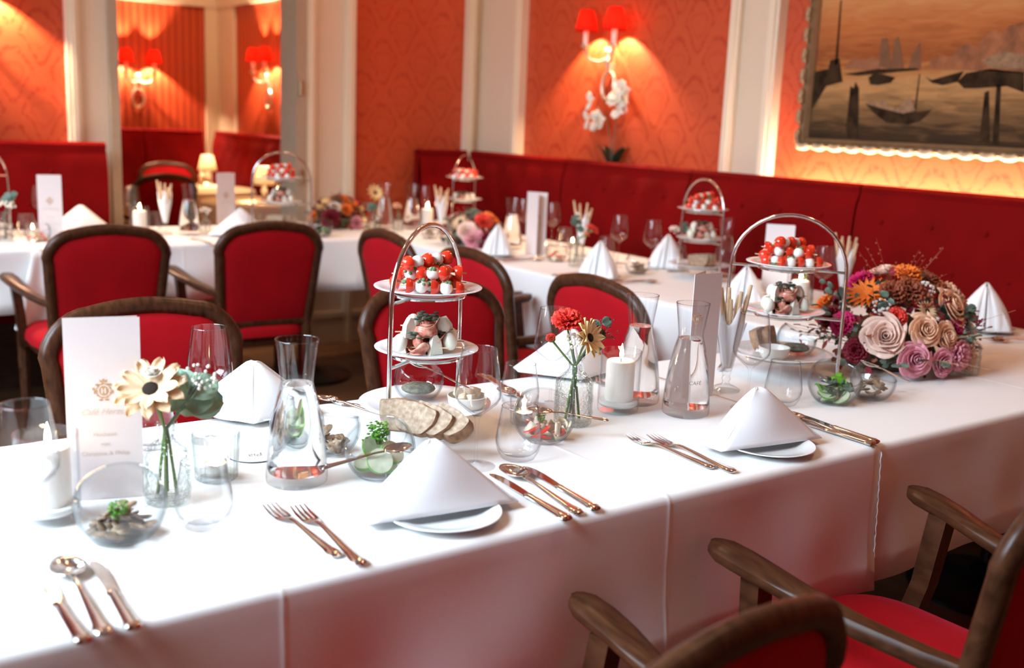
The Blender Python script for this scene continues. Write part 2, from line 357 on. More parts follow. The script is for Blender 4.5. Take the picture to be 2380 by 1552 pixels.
def text_mesh(body, size, mat, shear=0.0, align='CENTER'):
    cu = bpy.data.curves.new('lettering', 'FONT'); cu.body = body; cu.size = size; cu.align_x = align; cu.shear = shear; cu.resolution_u = 3
    t = bpy.data.objects.new('lettering', cu); COL.objects.link(t)
    dg = bpy.context.evaluated_depsgraph_get(); me = bpy.data.meshes.new_from_object(t.evaluated_get(dg))
    bpy.data.objects.remove(t); bpy.data.curves.remove(cu); me.materials.clear(); me.materials.append(MT[mat])
    return me
def put_mesh(name, me, parent, loc, rot):
    o = bpy.data.objects.new(name, me); COL.objects.link(o); o.parent = parent; o.location = loc; o.rotation_euler = rot
    return o
TZ = 0.75      # table surface
# ------------------------------------------------------------------ the room
XR, YB, XL, YF, ZC = 3.80, 5.66, -1.60, -1.6, 3.6
struct('floor', 'oak_floor', lambda b: b.box((XL-0.2, YF-0.2, -0.08), (5.2, 9.6, 0.0)))
struct('ceiling', 'ceiling_paint', lambda b: b.box((XL-0.2, YF-0.2, ZC), (5.2, 9.6, ZC+0.1)))
wr = struct('wall_right', 'damask_side', lambda b: b.box((XR, YF, 0), (XR+0.15, YB, ZC)))
wb = struct('wall_back', 'damask_back', lambda b: (b.box((XL, YB, 0), (1.56, YB+0.15, ZC)), b.box((2.545, YB, 0), (XR+0.15, YB+0.15, ZC)), b.box((1.56, YB, 2.45), (2.545, YB+0.15, ZC)))[0])
struct('wall_front', 'damask_back', lambda b: b.box((XL-0.15, YF-0.15, 0), (XR+0.15, YF, ZC)))
for i_, x_ in enumerate((-1.3, 0.5, 2.3)): struct('trim_%d' % (10+i_), 'cream_paint', lambda b: b.box((x_, YF, 0), (x_+0.8, YF+0.03, ZC)))  # cream strips added to the unseen front wall to temper its red bounce light
def lw(b):
    ys = [YF]+[y for w in WIN for y in w]+[YB+0.15]
    for i in range(0, len(ys)-1, 2): b.box((XL-0.15, ys[i], 0), (XL, ys[i+1], ZC))
    for (a, c) in WIN: b.box((XL-0.15, a, 0), (XL, c, 0.9)); b.box((XL-0.15, a, 3.4), (XL, c, ZC))
struct('wall_left', 'damask_side', lw)
for i, (a, c) in enumerate(WIN):
    w = struct('window_%d' % (i+1), 'moulding_paint', lambda b: (b.box((XL-0.1, a, 0.9), (XL-0.04, a+0.05, 3.4)), b.box((XL-0.1, c-0.05, 0.9), (XL-0.04, c, 3.4)), b.box((XL-0.1, a, 0.9), (XL-0.04, c, 0.96)), b.box((XL-0.1, a, 3.34), (XL-0.04, c, 3.4)), b.box((XL-0.1, (a+c)/2-0.025, 0.9), (XL-0.04, (a+c)/2+0.025, 3.4)))[0])
    part('window_pane', 'glass', lambda b: b.box((XL-0.075, a, 0.9), (XL-0.07, c, 3.4)), w)
# cream pilasters with raised mouldings at their edges
def pil_x(name, y0, y1, m0=True, m1=True):
    w = struct(name, 'cream_paint', lambda b: b.box((XR-0.03, y0, 0), (XR, y1, ZC)))
    for y, on in ((y0, m0), (y1, m1)):
        if on: part('moulding', 'moulding_paint', lambda b: (b.box((XR-0.055, y-0.03, 0), (XR, y+0.03, ZC)), b.box((XR-0.065, y-0.012, 0), (XR-0.05, y+0.012, ZC)))[0], w)
pil_x('trim_1', 5.20, YB, True, False); pil_x('trim_2', 3.27, 3.50); pil_x('trim_3', 0.9, 1.1)
def pil_y(name, x0, x1, m0=True, m1=True):
    w = struct(name, 'cream_paint', lambda b: b.box((x0, YB-0.03, 0), (x1, YB, ZC)))
    for x, on in ((x0, m0), (x1, m1)):
        if on: part('moulding', 'moulding_paint', lambda b: (b.box((x-0.03, YB-0.055, 0), (x+0.03, YB, ZC)), b.box((x-0.012, YB-0.065, 0), (x+0.012, YB-0.05, ZC)))[0], w)
pil_y('trim_4', 1.355, 1.525, True, False); pil_y('trim_5', 2.62, 2.87, True, True); pil_y('trim_6', 3.70, XR-0.03, True, False)
struct('trim_7', 'cream_paint', lambda b: b.box((2.545, YB-0.025, 0), (XR, YB, 0.45)))
struct('baseboard_back', 'moulding_paint', lambda b: (b.box((2.545, YB-0.05, 0), (3.26, YB, 0.16)), b.box((2.545, YB-0.06, 0.16), (3.26, YB, 0.19)))[0])
# bronze framed passage to the next room
d1 = struct('door_1', 'bronze_frame', lambda b: (b.box((1.522, YB-0.06, 0), (1.567, YB+0.16, 2.48)), b.box((2.530, YB-0.06, 0), (2.592, YB+0.16, 2.48)), b.box((1.522, YB-0.06, 2.42), (2.592, YB+0.16, 2.48)))[0])
part('door_track', 'black_iron', lambda b: b.box((2.594, YB-0.052, 0), (2.604, YB-0.02, 2.48)), d1)
part('hinge', 'brass', lambda b: b.lathe([(0, 0), (0.012, 0), (0.012, 0.08), (0, 0.08)], 10), d1, loc=(2.553, YB-0.068, 1.44))
part('hinge', 'brass', lambda b: b.lathe([(0, 0), (0.012, 0), (0.012, 0.08), (0, 0.08)], 10), d1, loc=(2.553, YB-0.068, 0.95))
# next room
Y2, X2 = 9.2, 3.44
struct('wall_far', 'striped_far', lambda b: b.box((XL, Y2, 0), (X2+0.15, Y2+0.15, ZC)))
struct('wall_far_right', 'striped_side', lambda b: b.box((X2, YB+0.15, 0), (X2+0.15, Y2, ZC)))
struct('wall_far_left', 'cream_paint', lambda b: b.box((XL-0.15, YB+0.15, 0), (XL, Y2, ZC)))
struct('trim_8', 'cream_paint', lambda b: (b.box((3.30, Y2-0.03, 0), (X2, Y2, ZC)), b.box((X2-0.03, 8.82, 0), (X2, Y2, ZC)))[0])
struct('trim_9', 'cream_paint', lambda b: (b.box((XL, Y2-0.04, 2.19), (X2, Y2, ZC)), b.box((X2-0.04, YB+0.15, 2.19), (X2, Y2, ZC)))[0])
# ------------------------------------------------------------------ banquettes
def tufted(b, x0, x1, z0, z1, M, buttons, puff=0.03, nx=60, nz=14, rad=0.02):
    def fn(u, v):
        x = x0+(x1-x0)*u; z = z0+(z1-z0)*v
        y = -puff*(1-abs(2*v-1)**6)
        for (bx, bz) in buttons: y += 0.016*math.exp(-((x-bx)**2+(z-bz)**2)/0.0035)
        return (x, y, z)
    b.grid(fn, nx, nz, M)
def banquette(name, label, segs, M, top=1.16, seat=0.46, depth=0.235, ledge=True, corner=0.0):
    t = thing(name, label, 'banquette')
    for (x0, x1) in segs:
        bt = []
        for r, z in enumerate((0.68, 0.86, 1.02)):
            x = x0+0.12+(0.11 if r % 2 else 0)
            while x < x1-0.08: bt.append((x, z)); x += 0.22
        def bk(b):
            tufted(b, x0+0.004, x1-0.004, seat, top-0.035, M, bt, nx=max(12, int((x1-x0)*30)))
            prof = [(-0.0, top-0.035), (-0.004, top-0.014), (0.012, top-0.002), (0.03, top), (0.045, top-0.004), (0.055, top-0.02), (0.055, seat)]
            b.rings([[tuple(M @ Vector((x, y, z))) for (y, z) in prof] for x in (x0+0.003, x0+0.006, x1-0.006, x1-0.003)], closed=False)
            for x in (x0+0.004, x1-0.004):
                b.add([tuple(M @ Vector(q)) for q in ((x, -0.0, seat), (x, 0.055, seat), (x, 0.055, top-0.02), (x, 0.03, top), (x, -0.0, top-0.035))], [(0, 1, 2, 3, 4)])
        bb = part('back_panel', 'velvet', bk, t)
        part('button', 'velvet', lambda b: [b.sphere(M @ Vector((x, -0.012, z)), 0.011, 8, 6) for (x, z) in bt][0], bb)
        part('seat_cushion', 'velvet', lambda b: b.rbox((max(x0+0.004, corner), -depth, 0.32), (x1-0.004, -0.03, seat), 0.035, 3, M), t)
    xa, xb = segs[0][0], segs[-1][1]
    part('plinth', 'dark_wood', lambda b: b.box((max(xa, corner), -depth+0.04, 0), (xb, 0.05, 0.32), M), t)
    if ledge: part('ledge', 'cream_paint', lambda b: b.box((xa, 0.058, 0.9), (xb, 0.165, 1.04), M), t)
    return t
# right wall: local x runs along -Y from the corner, local y points into the wall
MR = Matrix(((0, 1, 0, 3.63), (-1, 0, 0, 5.49), (0, 0, 1, 0), (0, 0, 0, 1)))
banquette('banquette', 'long deep red velvet buttoned banquette under the harbour painting along right wall', [(0.0, 0.95), (0.95, 1.9), (1.9, 2.85), (2.85, 3.8), (3.8, 4.7)], MR, corner=0.245)
MBk = Matrix(((1, 0, 0, 0), (0, 1, 0, 5.49), (0, 0, 1, 0), (0, 0, 0, 1)))
banquette('banquette', 'short red velvet banquette end with rounded top at the corner of back wall', [(3.26, 3.615)], MBk, ledge=False)
banquette('banquette', 'bright red velvet buttoned banquette at left edge before the passage', [(-0.6, 0.25), (0.25, 0.86), (0.86, 1.465)], MBk, ledge=False)
MF = Matrix(((1, 0, 0, 0), (0, 1, 0, 8.98), (0, 0, 1, 0), (0, 0, 0, 1)))
banquette('banquette', 'red velvet banquette against striped far wall of the next room', [(1.3, 2.05), (2.05, 2.7), (2.7, 3.2)], MF, ledge=False)
MF2 = Matrix(((0, 1, 0, 3.27), (-1, 0, 0, 8.9), (0, 0, 1, 0), (0, 0, 0, 1)))
banquette('banquette', 'red velvet banquette along right side of the next room behind table lamp', [(0.0, 1.0), (1.0, 2.0), (2.0, 2.9)], MF2, ledge=False, depth=0.12)
# LED strip glowing behind the banquette below the painting
ls = thing('light_strip', 'warm glowing light strip hidden behind banquette top below harbour painting', 'light strip')
emat('led', (1.0, 0.58, 0.40), 220)
part('led_tape', 'led', lambda b: b.box((3.70, 0.9, 1.052), (3.725, 3.16, 1.058)), ls)
part('carrier', 'steel', lambda b: b.box((3.695, 0.9, 1.041), (3.73, 3.16, 1.051)), ls)
# ------------------------------------------------------------------ painting
pt = thing('painting', 'large gilt framed oil painting of sailing boats in a harbour on right wall', 'painting')
PY0, PY1, PZ0, PZ1 = 3.065, 1.25, 1.285, 2.55
part('canvas', 'oil_canvas', lambda b: b.box((3.752, PY1+0.04, PZ0+0.03), (3.77, PY0-0.04, PZ1-0.03)), pt)
def frame_rail(b, side):
    prof = [(0.0, 3.799), (0.0, 3.735), (0.012, 3.72), (0.024, 3.735), (0.034, 3.722), (0.045, 3.745), (0.045, 3.799)]
    def corner(i):   # i 0..3: bottom-left, bottom-right, top-right, top-left
        y, z = ((PY0, PZ0), (PY1, PZ0), (PY1, PZ1), (PY0, PZ1))[i]; sy, sz = ((-1, 1), (1, 1), (1, -1), (-1, -1))[i]
        return [(x, y+sy*o, z+sz*o) for (o, x) in prof]
    b.rings([corner(side), corner((side+1) % 4)], closed=False)
for i in range(4): 
    fr = part('frame_rail', 'gilt', lambda b: frame_rail(b, i), pt, ang=25)
    if i in (0, 3):
        L = (PY0-PY1) if i == 0 else (PZ1-PZ0); n = int(L/0.085)
        for k in range(n):
            p = (3.722, PY0-0.04-k*0.085, PZ0+0.006) if i == 0 else (3.722, PY0-0.006, PZ0+0.05+k*0.085)
            part('carved_leaf', 'gilt_light' if i == 0 else 'gilt', lambda b: (b.sphere((0, 0, 0), 0.034, 10, 6, sc=(0.5, 1, 0.42)), b.sphere((-0.004, 0.02, 0.004), 0.014, 8, 5), b.sphere((-0.004, -0.02, 0.004), 0.014, 8, 5))[0], fr, key='leaf%d' % (i == 0), loc=p, rot=(0, 0, 0) if i == 0 else (PI/2, 0, 0))
# painted shapes, thin layers of oil on the canvas  (y right-negative, z up)
def poly_yz(name, mat, pts, x=3.7505):
    def fn(b):
        n = len(pts); b.add([(x, y, z) for y, z in pts]+[(3.7525, y, z) for y, z in pts], [tuple(range(n)), tuple(range(n, 2*n))[::-1]]+[(i, (i+1) % n, n+(i+1) % n, n+i) for i in range(n)])
    return part(name, mat, fn, pt)
poly_yz('painted_boat', 'oil_dark', [(2.7529, 1.4805), (2.7067, 1.4433), (2.6409, 1.4054), (2.5415, 1.3996), (2.4864, 1.4177), (2.4452, 1.4596), (2.4908, 1.4506), (2.5670, 1.4459), (2.6890, 1.4641)])
poly_yz('painted_sailor', 'oil_figure', [(2.7487, 1.4805), (2.7174, 1.4946), (2.6871, 1.4812), (2.6686, 1.4950), (2.6335, 1.4717), (2.5892, 1.4656), (2.5730, 1.4909), (2.5459, 1.5061), (2.5333, 1.4830), (2.5145, 1.4568), (2.5666, 1.4425), (2.6683, 1.4610)], 3.7495)
poly_yz('painted_mast', 'oil_dark', [(2.5212, 1.4500), (2.5177, 1.5949), (2.5139, 1.5949), (2.5136, 1.4502)])
poly_yz('painted_ship', 'oil_dark', [(3.0528, 1.6038), (2.9532, 1.6204), (2.9465, 1.6556), (2.9037, 1.6635), (2.8742, 1.5669), (2.9556, 1.5495), (3.0123, 1.4593), (3.0233, 1.4555)])
poly_yz('painted_mast', 'oil_dark', [(2.9223, 1.6376), (2.9265, 1.8980), (2.9200, 1.8976), (2.9091, 1.6373)])
poly_yz('painted_mooring_post', 'oil_dark', [(2.8327, 1.3739), (2.8333, 1.5494), (2.8152, 1.5407), (2.8100, 1.5667), (2.7899, 1.5407), (2.7687, 1.3409), (2.8197, 1.3390)])
poly_yz('painted_mooring_post', 'oil_dark', [(2.2309, 1.3450), (2.2356, 1.5254), (2.2197, 1.5333), (2.1902, 1.3467)])
poly_yz('painted_mooring_post', 'oil_dark', [(2.1790, 1.3393), (2.1927, 1.5564), (2.1750, 1.5487), (2.1550, 1.3356)])
for k, q in enumerate(([(2.7058, 1.6255), (2.7078, 1.7348), (2.6801, 1.7371), (2.6506, 1.6330), (2.6444, 1.6162)], [(2.6488, 1.6196), (2.6474, 1.7293), (2.6292, 1.7402), (2.6098, 1.6819), (2.5894, 1.6155)], [(2.5700, 1.6152), (2.5584, 1.6724), (2.5300, 1.7155), (2.5132, 1.6177)])):
    poly_yz('painted_sail', 'oil_sail', q)
poly_yz('painted_hull', 'oil_dark', [(2.8739, 1.5984), (2.7087, 1.6171), (2.5321, 1.6180), (2.5161, 1.6112), (2.6662, 1.5997), (2.8089, 1.5909)])
poly_yz('painted_boat', 'oil_dark', [(2.7495, 1.5835), (2.7265, 1.5970), (2.6858, 1.5966), (2.6242, 1.5826), (2.6414, 1.5626), (2.7004, 1.5526), (2.7377, 1.5561)])
poly_yz('painted_boat', 'oil_dark', [(2.4900, 1.5849), (2.4603, 1.5717), (2.3984, 1.5873), (2.3294, 1.6041), (2.3505, 1.5648), (2.4117, 1.5522), (2.4590, 1.5620)])
poly_yz('painted_boat', 'oil_dark', [(2.3505, 1.5648), (2.3196, 1.5961), (2.2272, 1.6105), (2.0941, 1.5967), (2.0840, 1.5260), (2.1520, 1.5487), (2.2685, 1.5410), (2.3207, 1.5409)])
poly_yz('painted_town', 'oil_town', [(2.4753, 1.6139), (2.4763, 1.6495), (2.4270, 1.6644), (2.3857, 1.6524), (2.3674, 1.6882), (2.3260, 1.7057), (2.2857, 1.6889), (2.2786, 1.7119), (2.2455, 1.7413), (2.2364, 1.7486), (2.2268, 1.7512), (2.1943, 1.7317), (2.1739, 1.7610), (2.1194, 1.7733), (2.0937, 1.5937), (2.2261, 1.6028)])
poly_yz('painted_town', 'oil_town', [(2.1172, 1.7584), (2.0141, 1.7972), (1.9347, 1.7645), (1.8539, 1.8025), (1.7251, 1.7681), (1.5841, 1.7767), (1.4121, 1.7522), (1.3817, 1.5607), (2.0941, 1.5967)])
poly_yz('painted_boat', 'oil_dark', [(1.9395, 1.4928), (1.8604, 1.4590), (1.7455, 1.4527), (1.6690, 1.4875), (1.7497, 1.4808), (1.8638, 1.4821)])
poly_yz('painted_mast', 'oil_dark', [(1.8111, 1.4771), (1.8251, 1.6474), (1.8195, 1.6473), (1.8040, 1.4772)])
poly_yz('painted_hill', 'oil_far', [(2.8765, 1.6194), (2.8486, 1.6536), (2.8179, 1.6616), (2.7748, 1.6522), (2.7357, 1.6683), (2.7008, 1.6339), (2.6975, 1.6085)], 3.7512)
poly_yz('painted_quay', 'oil_figure', [(2.2655, 1.6421), (2.1857, 1.6709), (2.1033, 1.6613), (2.0958, 1.6088), (2.2276, 1.6136)], 3.7495)
# ------------------------------------------------------------------ wall sconces
def sconce(label, M, k=1.0):
    t = thing('wall_sconce', label, 'sconce'); t.matrix_world = M      # local: +y out of the wall, x along the wall
    def ringp(b):
        b.tube([(0.05*math.sin(a), 0.02, -0.02-0.075+0.075*math.cos(a)) for a in [2*PI*i/24 for i in range(25)]], 0.011, 8, False)
    part('wall_ring', 'silver_gilt', ringp, t, key='sc_ring')
    part('stem', 'silver_gilt', lambda b: (b.tube([(0, 0.02, -0.02), (0, 0.03, 0.03), (0, 0.035, 0.08)], [0.014, 0.02, 0.012]), b.sphere((0, 0.035, 0.085), 0.022, 10, 8), b.box((-0.02, 0, -0.03), (0.02, 0.02, 0.03)))[0], t, key='sc_stem')
    for s in (-1, 1):
        part('arm', 'silver_gilt', lambda b: (b.tube([(0, 0.035, 0.05), (s*0.04, 0.06, 0.03), (s*0.085, 0.085, 0.04), (s*0.11, 0.10, 0.075), (s*0.115, 0.10, 0.105)], 0.009, 8), b.lathe([(0, 0.10), (0.026, 0.105), (0.03, 0.118), (0, 0.118)], 16, Matrix.Translation((s*0.115, 0.10, 0))))[0], t, key='sc_arm%d' % s)
        part('candle_sleeve', 'candle_sleeve', lambda b: b.lathe([(0, 0), (0.014, 0), (0.014, 0.085), (0, 0.085)], 14), t, key='sc_sleeve', loc=(s*0.115, 0.10, 0.118))
        sh = part('lamp_shade', 'red_shade', lambda b: b.lathe([(0.062, 0.0), (0.034, 0.115)], 28), t, key='sc_shade', loc=(s*0.115, 0.10, 0.185), solid=0.0015)
        part('bulb', 'sc_bulb', lambda b: b.sphere((0, 0, 0), 0.008, 10, 8, sc=(1, 1, 1.3)), t, key='sc_bulbm', loc=(s*0.115, 0.10, 0.2135))
        point('sconce_light', M @ Vector((s*0.115, 0.10, 0.240)), 38.0*k, (1.0, 0.68, 0.42), 0.010)
    return t
emat('sc_bulb', (1.0, 0.72, 0.42), 22)
def wallM(loc, n):     # n: outward wall normal in the plane
    y = Vector((n[0], n[1], 0)).normalized(); z = Vector((0, 0, 1)); x = y.cross(z)
    return Matrix(((x.x, y.x, 0, loc[0]), (x.y, y.y, 0, loc[1]), (x.z, y.z, 1, loc[2]), (0, 0, 0, 1)))
sconce('two armed wall sconce with red shades above the white orchid', wallM((XR, 4.40, 1.645), (-1, 0)), 1.0)
sconce('two armed wall sconce with red shades at upper left picture edge', wallM((0.88, YB, 1.66), (0, -1)), 1.5)
sconce('red shaded double sconce on striped far wall seen through passage', wallM((2.72, Y2, 1.50), (0, -1)), 1.3)
sconce('red shaded double sconce on right striped wall of the next room', wallM((X2, 8.10, 1.53), (-1, 0)), 1.2)
# narrow framed mirror in the next room
mr = thing('wall_mirror', 'narrow gilt framed mirror hanging on striped wall of next room', 'mirror')
part('mirror_glass', 'steel', lambda b: b.box((X2-0.02, 7.02, 1.30), (X2-0.012, 7.56, 1.95)), mr)
part('mirror_frame', 'silver_gilt', lambda b: (b.box((X2-0.04, 6.96, 1.24), (X2, 7.03, 2.0)), b.box((X2-0.04, 7.55, 1.24), (X2, 7.62, 2.0)), b.box((X2-0.04, 7.03, 1.24), (X2, 7.55, 1.31)), b.box((X2-0.04, 7.03, 1.93), (X2, 7.55, 2.0)))[0], mr)
# unseen ceiling downlights added as warm fill for both rooms (outside the frame)
emat('fill_downlight', (1.0, 0.70, 0.42), 12)
for i, (x, y) in enumerate(((0.2, 3.2), (2.2, 3.3), (2.4, 1.0), (2.9, 4.9), (1.6, 7.3), (2.8, 7.6))):
    t = thing('added_downlight', 'unseen added round warm ceiling downlight above the ' + ['left chairs', 'middle of the tables', 'near table end', 'corner of the tables', 'next room entrance', 'next room tables'][i], 'added ceiling light', (x, y, ZC))
    part('rim', 'moulding_paint', lambda b: b.lathe([(0.05, -0.001), (0.075, -0.001), (0.075, -0.012), (0.05, -0.012)], 20), t, key='dl_rim')
    part('diffuser', 'fill_downlight', lambda b: b.lathe([(0, -0.006), (0.052, -0.006)], 20), t, key='dl_dif')
    l = area('fill_downlight', (x, y, ZC-0.02), (0, 0, 0), 0.25, 0.25, (5, 8, 11, 8, 16, 16)[i], (1.0, 0.66, 0.36))
# ------------------------------------------------------------------ tables and cloths
def table(name, label, lo, hi, cols):
    t = thing(name, label, 'table', ((lo[0]+hi[0])/2, (lo[1]+hi[1])/2, 0)); ox, oy = t.location.x, t.location.y
    part('table_top', 'dark_wood', lambda b: b.box((lo[0]-ox, lo[1]-oy, 0.70), (hi[0]-ox, hi[1]-oy, 0.742)), t)
    for (x, y) in cols:
        part('column', 'black_iron', lambda b: b.lathe([(0.035, 0.03), (0.035, 0.70), (0.0, 0.70)], 16), t, key='tbl_col', loc=(x-ox, y-oy, 0))
        part('base', 'black_iron', lambda b: b.lathe([(0, 0), (0.24, 0), (0.24, 0.012), (0.17, 0.03), (0.07, 0.055), (0.04, 0.09), (0.0, 0.1)], 28), t, key='tbl_base', loc=(x-ox, y-oy, 0))
table('dining_table', 'long near dining table under white cloth with étagère and carafes', (-0.6, 1.195, 0), (3.36, 1.955, 0), [(-0.2, 1.57), (0.9, 1.57), (2.0, 1.57), (3.0, 1.57)])
table('dining_table', 'dining table under white cloth running along the right wall banquette', (2.595, 1.975, 0), (3.365, 4.60, 0), [(2.98, 2.5), (2.98, 3.3), (2.98, 4.2)])
table('dining_table', 'far dining table under white cloth in front of the passage', (0.0, 4.645, 0), (3.36, 5.36, 0), [(0.6, 5.0), (2.28, 4.95), (3.0, 5.0)])
def crease(x, cs): return sum(0.0011*math.exp(-((x-c)/0.0035)**2) for c in cs)
def cloth(b, along, a0, a1, p0, p1, hem0, hem1, cs, z=TZ, amp=0.007, seed=0, step=0.03, end=False):
    rr = random.Random(seed); ph = [rr.uniform(0, 6.3) for _ in range(4)]
    xs = []; x = a0
    while x < a1-1e-6: xs.append(x); x += step
    xs.append(a1)
    for c in cs: xs += [c+d for d in (-0.009, -0.005, -0.0025, 0, 0.0025, 0.005, 0.009) if a0 < c+d < a1]
    xs = sorted(set(round(q, 5) for q in xs))
    r = 0.014; rings = []
    for x in xs:
        prof = []; cr = crease(x, cs)
        def wave(d): return amp*min(1, d/0.2)*(math.sin(x*7.3+ph[0])+0.6*math.sin(x*17+ph[1]+d*4)+0.4*math.sin(x*31+ph[2]-d*9)+0.7*math.sin(x*11+d*17+ph[3])+0.35*math.sin(x*23-d*26+ph[1]))
        for d in (1, .8, .6, .4, .2, .08):
            dd = d*(z-hem0-r); prof.append((p0-0.012*d-wave(dd)*1.0-cr, z-r-dd))
        for k in range(5): t = PI/2*k/4; prof.append((p0+r-r*math.cos(t)-cr*(1-k/4), z-r+r*math.sin(t)+cr*k/4))
        m = 8
        for k in range(1, m): prof.append((p0+r+(p1-p0-2*r)*k/m, z+cr))
        for k in range(5): t = PI/2*(1-k/4); prof.append((p1-r+r*math.cos(t)+cr*k/4, z-r+r*math.sin(t)+cr*(1-k/4)))
        for d in (.08, .2, .4, .6, .8, 1):
            dd = d*(z-hem1-r); prof.append((p1+0.012*d+wave(dd)+cr, z-r-dd))
        rings.append([(x, p, zz) if along == 'x' else (p, x, zz) for (p, zz) in prof])
    b.rings(rings, closed=False)
c1 = tag(part('tablecloth', 'cloth', lambda b: cloth(b, 'x', -0.62, 1.775, 1.18, 1.965, 0.455, 0.47, [0.515, 1.20], TZ, 0.006, 1), solid=0.0014, ang=60), 'white tablecloth with pressed creases on near half of near table', 'tablecloth', 'white tablecloths')
part('hem', 'cloth', lambda b: b.tube([(1.775+0.0015*math.sin(k*1.9), 1.1785-0.014*(k/40.), TZ-0.01-0.28*k/40.) for k in range(41)], [0.0008+0.0006*(k % 2) for k in range(41)], 6), c1)
tag(part('tablecloth', 'cloth', lambda b: cloth(b, 'x', 1.757, 3.375, 1.190, 1.961, 0.465, 0.47, [2.55, 3.05], TZ-0.0022, 0.006, 4), solid=0.0012, ang=60), 'white tablecloth under the orange bouquet at right end of near table', 'tablecloth', 'white tablecloths')
tag(part('tablecloth', 'cloth', lambda b: cloth(b, 'y', 1.966, 4.628, 2.578, 3.38, 0.44, 0.45, [3.1, 3.9], TZ-0.001, 0.009, 7), solid=0.0012, ang=60), 'white tablecloth on the table beside the long red banquette', 'tablecloth', 'white tablecloths')
tag(part('tablecloth', 'cloth', lambda b: cloth(b, 'x', 0.90, 3.38, 4.628, 5.375, 0.50, 0.48, [1.55, 2.4, 2.9], TZ-0.0005, 0.010, 12), solid=0.0012, ang=60), 'white tablecloth on far table behind the two facing armchairs', 'tablecloth', 'white tablecloths')
cL = tag(part('tablecloth', 'cloth', lambda b: cloth(b, 'x', -0.1, 0.96, 4.620, 5.378, 0.49, 0.48, [0.4], TZ+0.0018, 0.012, 15), solid=0.0012, ang=60), 'white tablecloth with hanging corner at left end of far table', 'tablecloth', 'white tablecloths')
def drape(b):
    def fn(u, v):
        z = TZ-0.006-v*0.40*(1-abs(u-0.45)*0.55); w = 0.05+0.10*v
        x = 0.96+(u-0.5)*w*1.5-0.02*v; y = 4.618-0.012-v*0.05-0.035*v*math.sin(u*9.5+0.6)
        return (x, y, z)
    b.grid(fn, 26, 14)
part('draped_corner', 'cloth', drape, cL, solid=0.0014, ang=80)
# ------------------------------------------------------------------ armchairs
def back_pt(s, z):        # outline half width of the back at height z, and recline
    return -0.195-(z-0.45)*0.19
def back_outline(n=40, inset=0.0):
    # closed outline (x,z): rounded top, tapering to the seat
    P = []
    top, bot, wt, wb, r = 0.885-inset, 0.455+inset, 0.222-inset, 0.188-inset, 0.10-inset*0.6
    P += [(wb, bot)]
    for k in range(5): 
        z = bot+(top-0.02-r-bot)*(k+1)/5; P.append((wb+(wt-wb)*((z-bot)/(top-bot))**0.9, z))
    cx, cz = wt-r-0.002, top-0.02-r
    for k in range(1, 8): t = PI/2*k/8; P.append((cx+r*math.cos(t), cz+(r+0.006*k/8)*math.sin(t)))
    for k in range(0, 7): u = k/6; x = cx*(1-u); P.append((x, cz+r+0.006+0.014*(1-(x/cx)**2) if cx else top))
    left = [(-x, z) for (x, z) in P[::-1][1:]]
    return P+left
def sweep(b, path, hw, hd, closed):
    # rectangular softened section swept along a path of (x,y,z)
    n = len(path); rings = []
    for i, p in enumerate(path):
        p = Vector(p); a = Vector(path[(i-1) % n] if closed or i > 0 else path[i]); c = Vector(path[(i+1) % n] if closed or i < n-1 else path[i])
        t = (c-a).normalized(); dy = Vector((0, 1, 0.19)).normalized(); nn = t.cross(dy).normalized()
        w = hw[i] if isinstance(hw, list) else hw; q = 0.35
        sec = [(-1, -q), (-q-0.1, -1), (q+0.1, -1), (1, -q), (1, q), (q+0.1, 1), (-q-0.1, 1), (-1, q)]
        rings.append([tuple(p+nn*(sx*w)+dy*(sy*hd)) for (sx, sy) in sec])
    if closed: rings.append(rings[0])
    b.rings(rings, not closed, not closed)
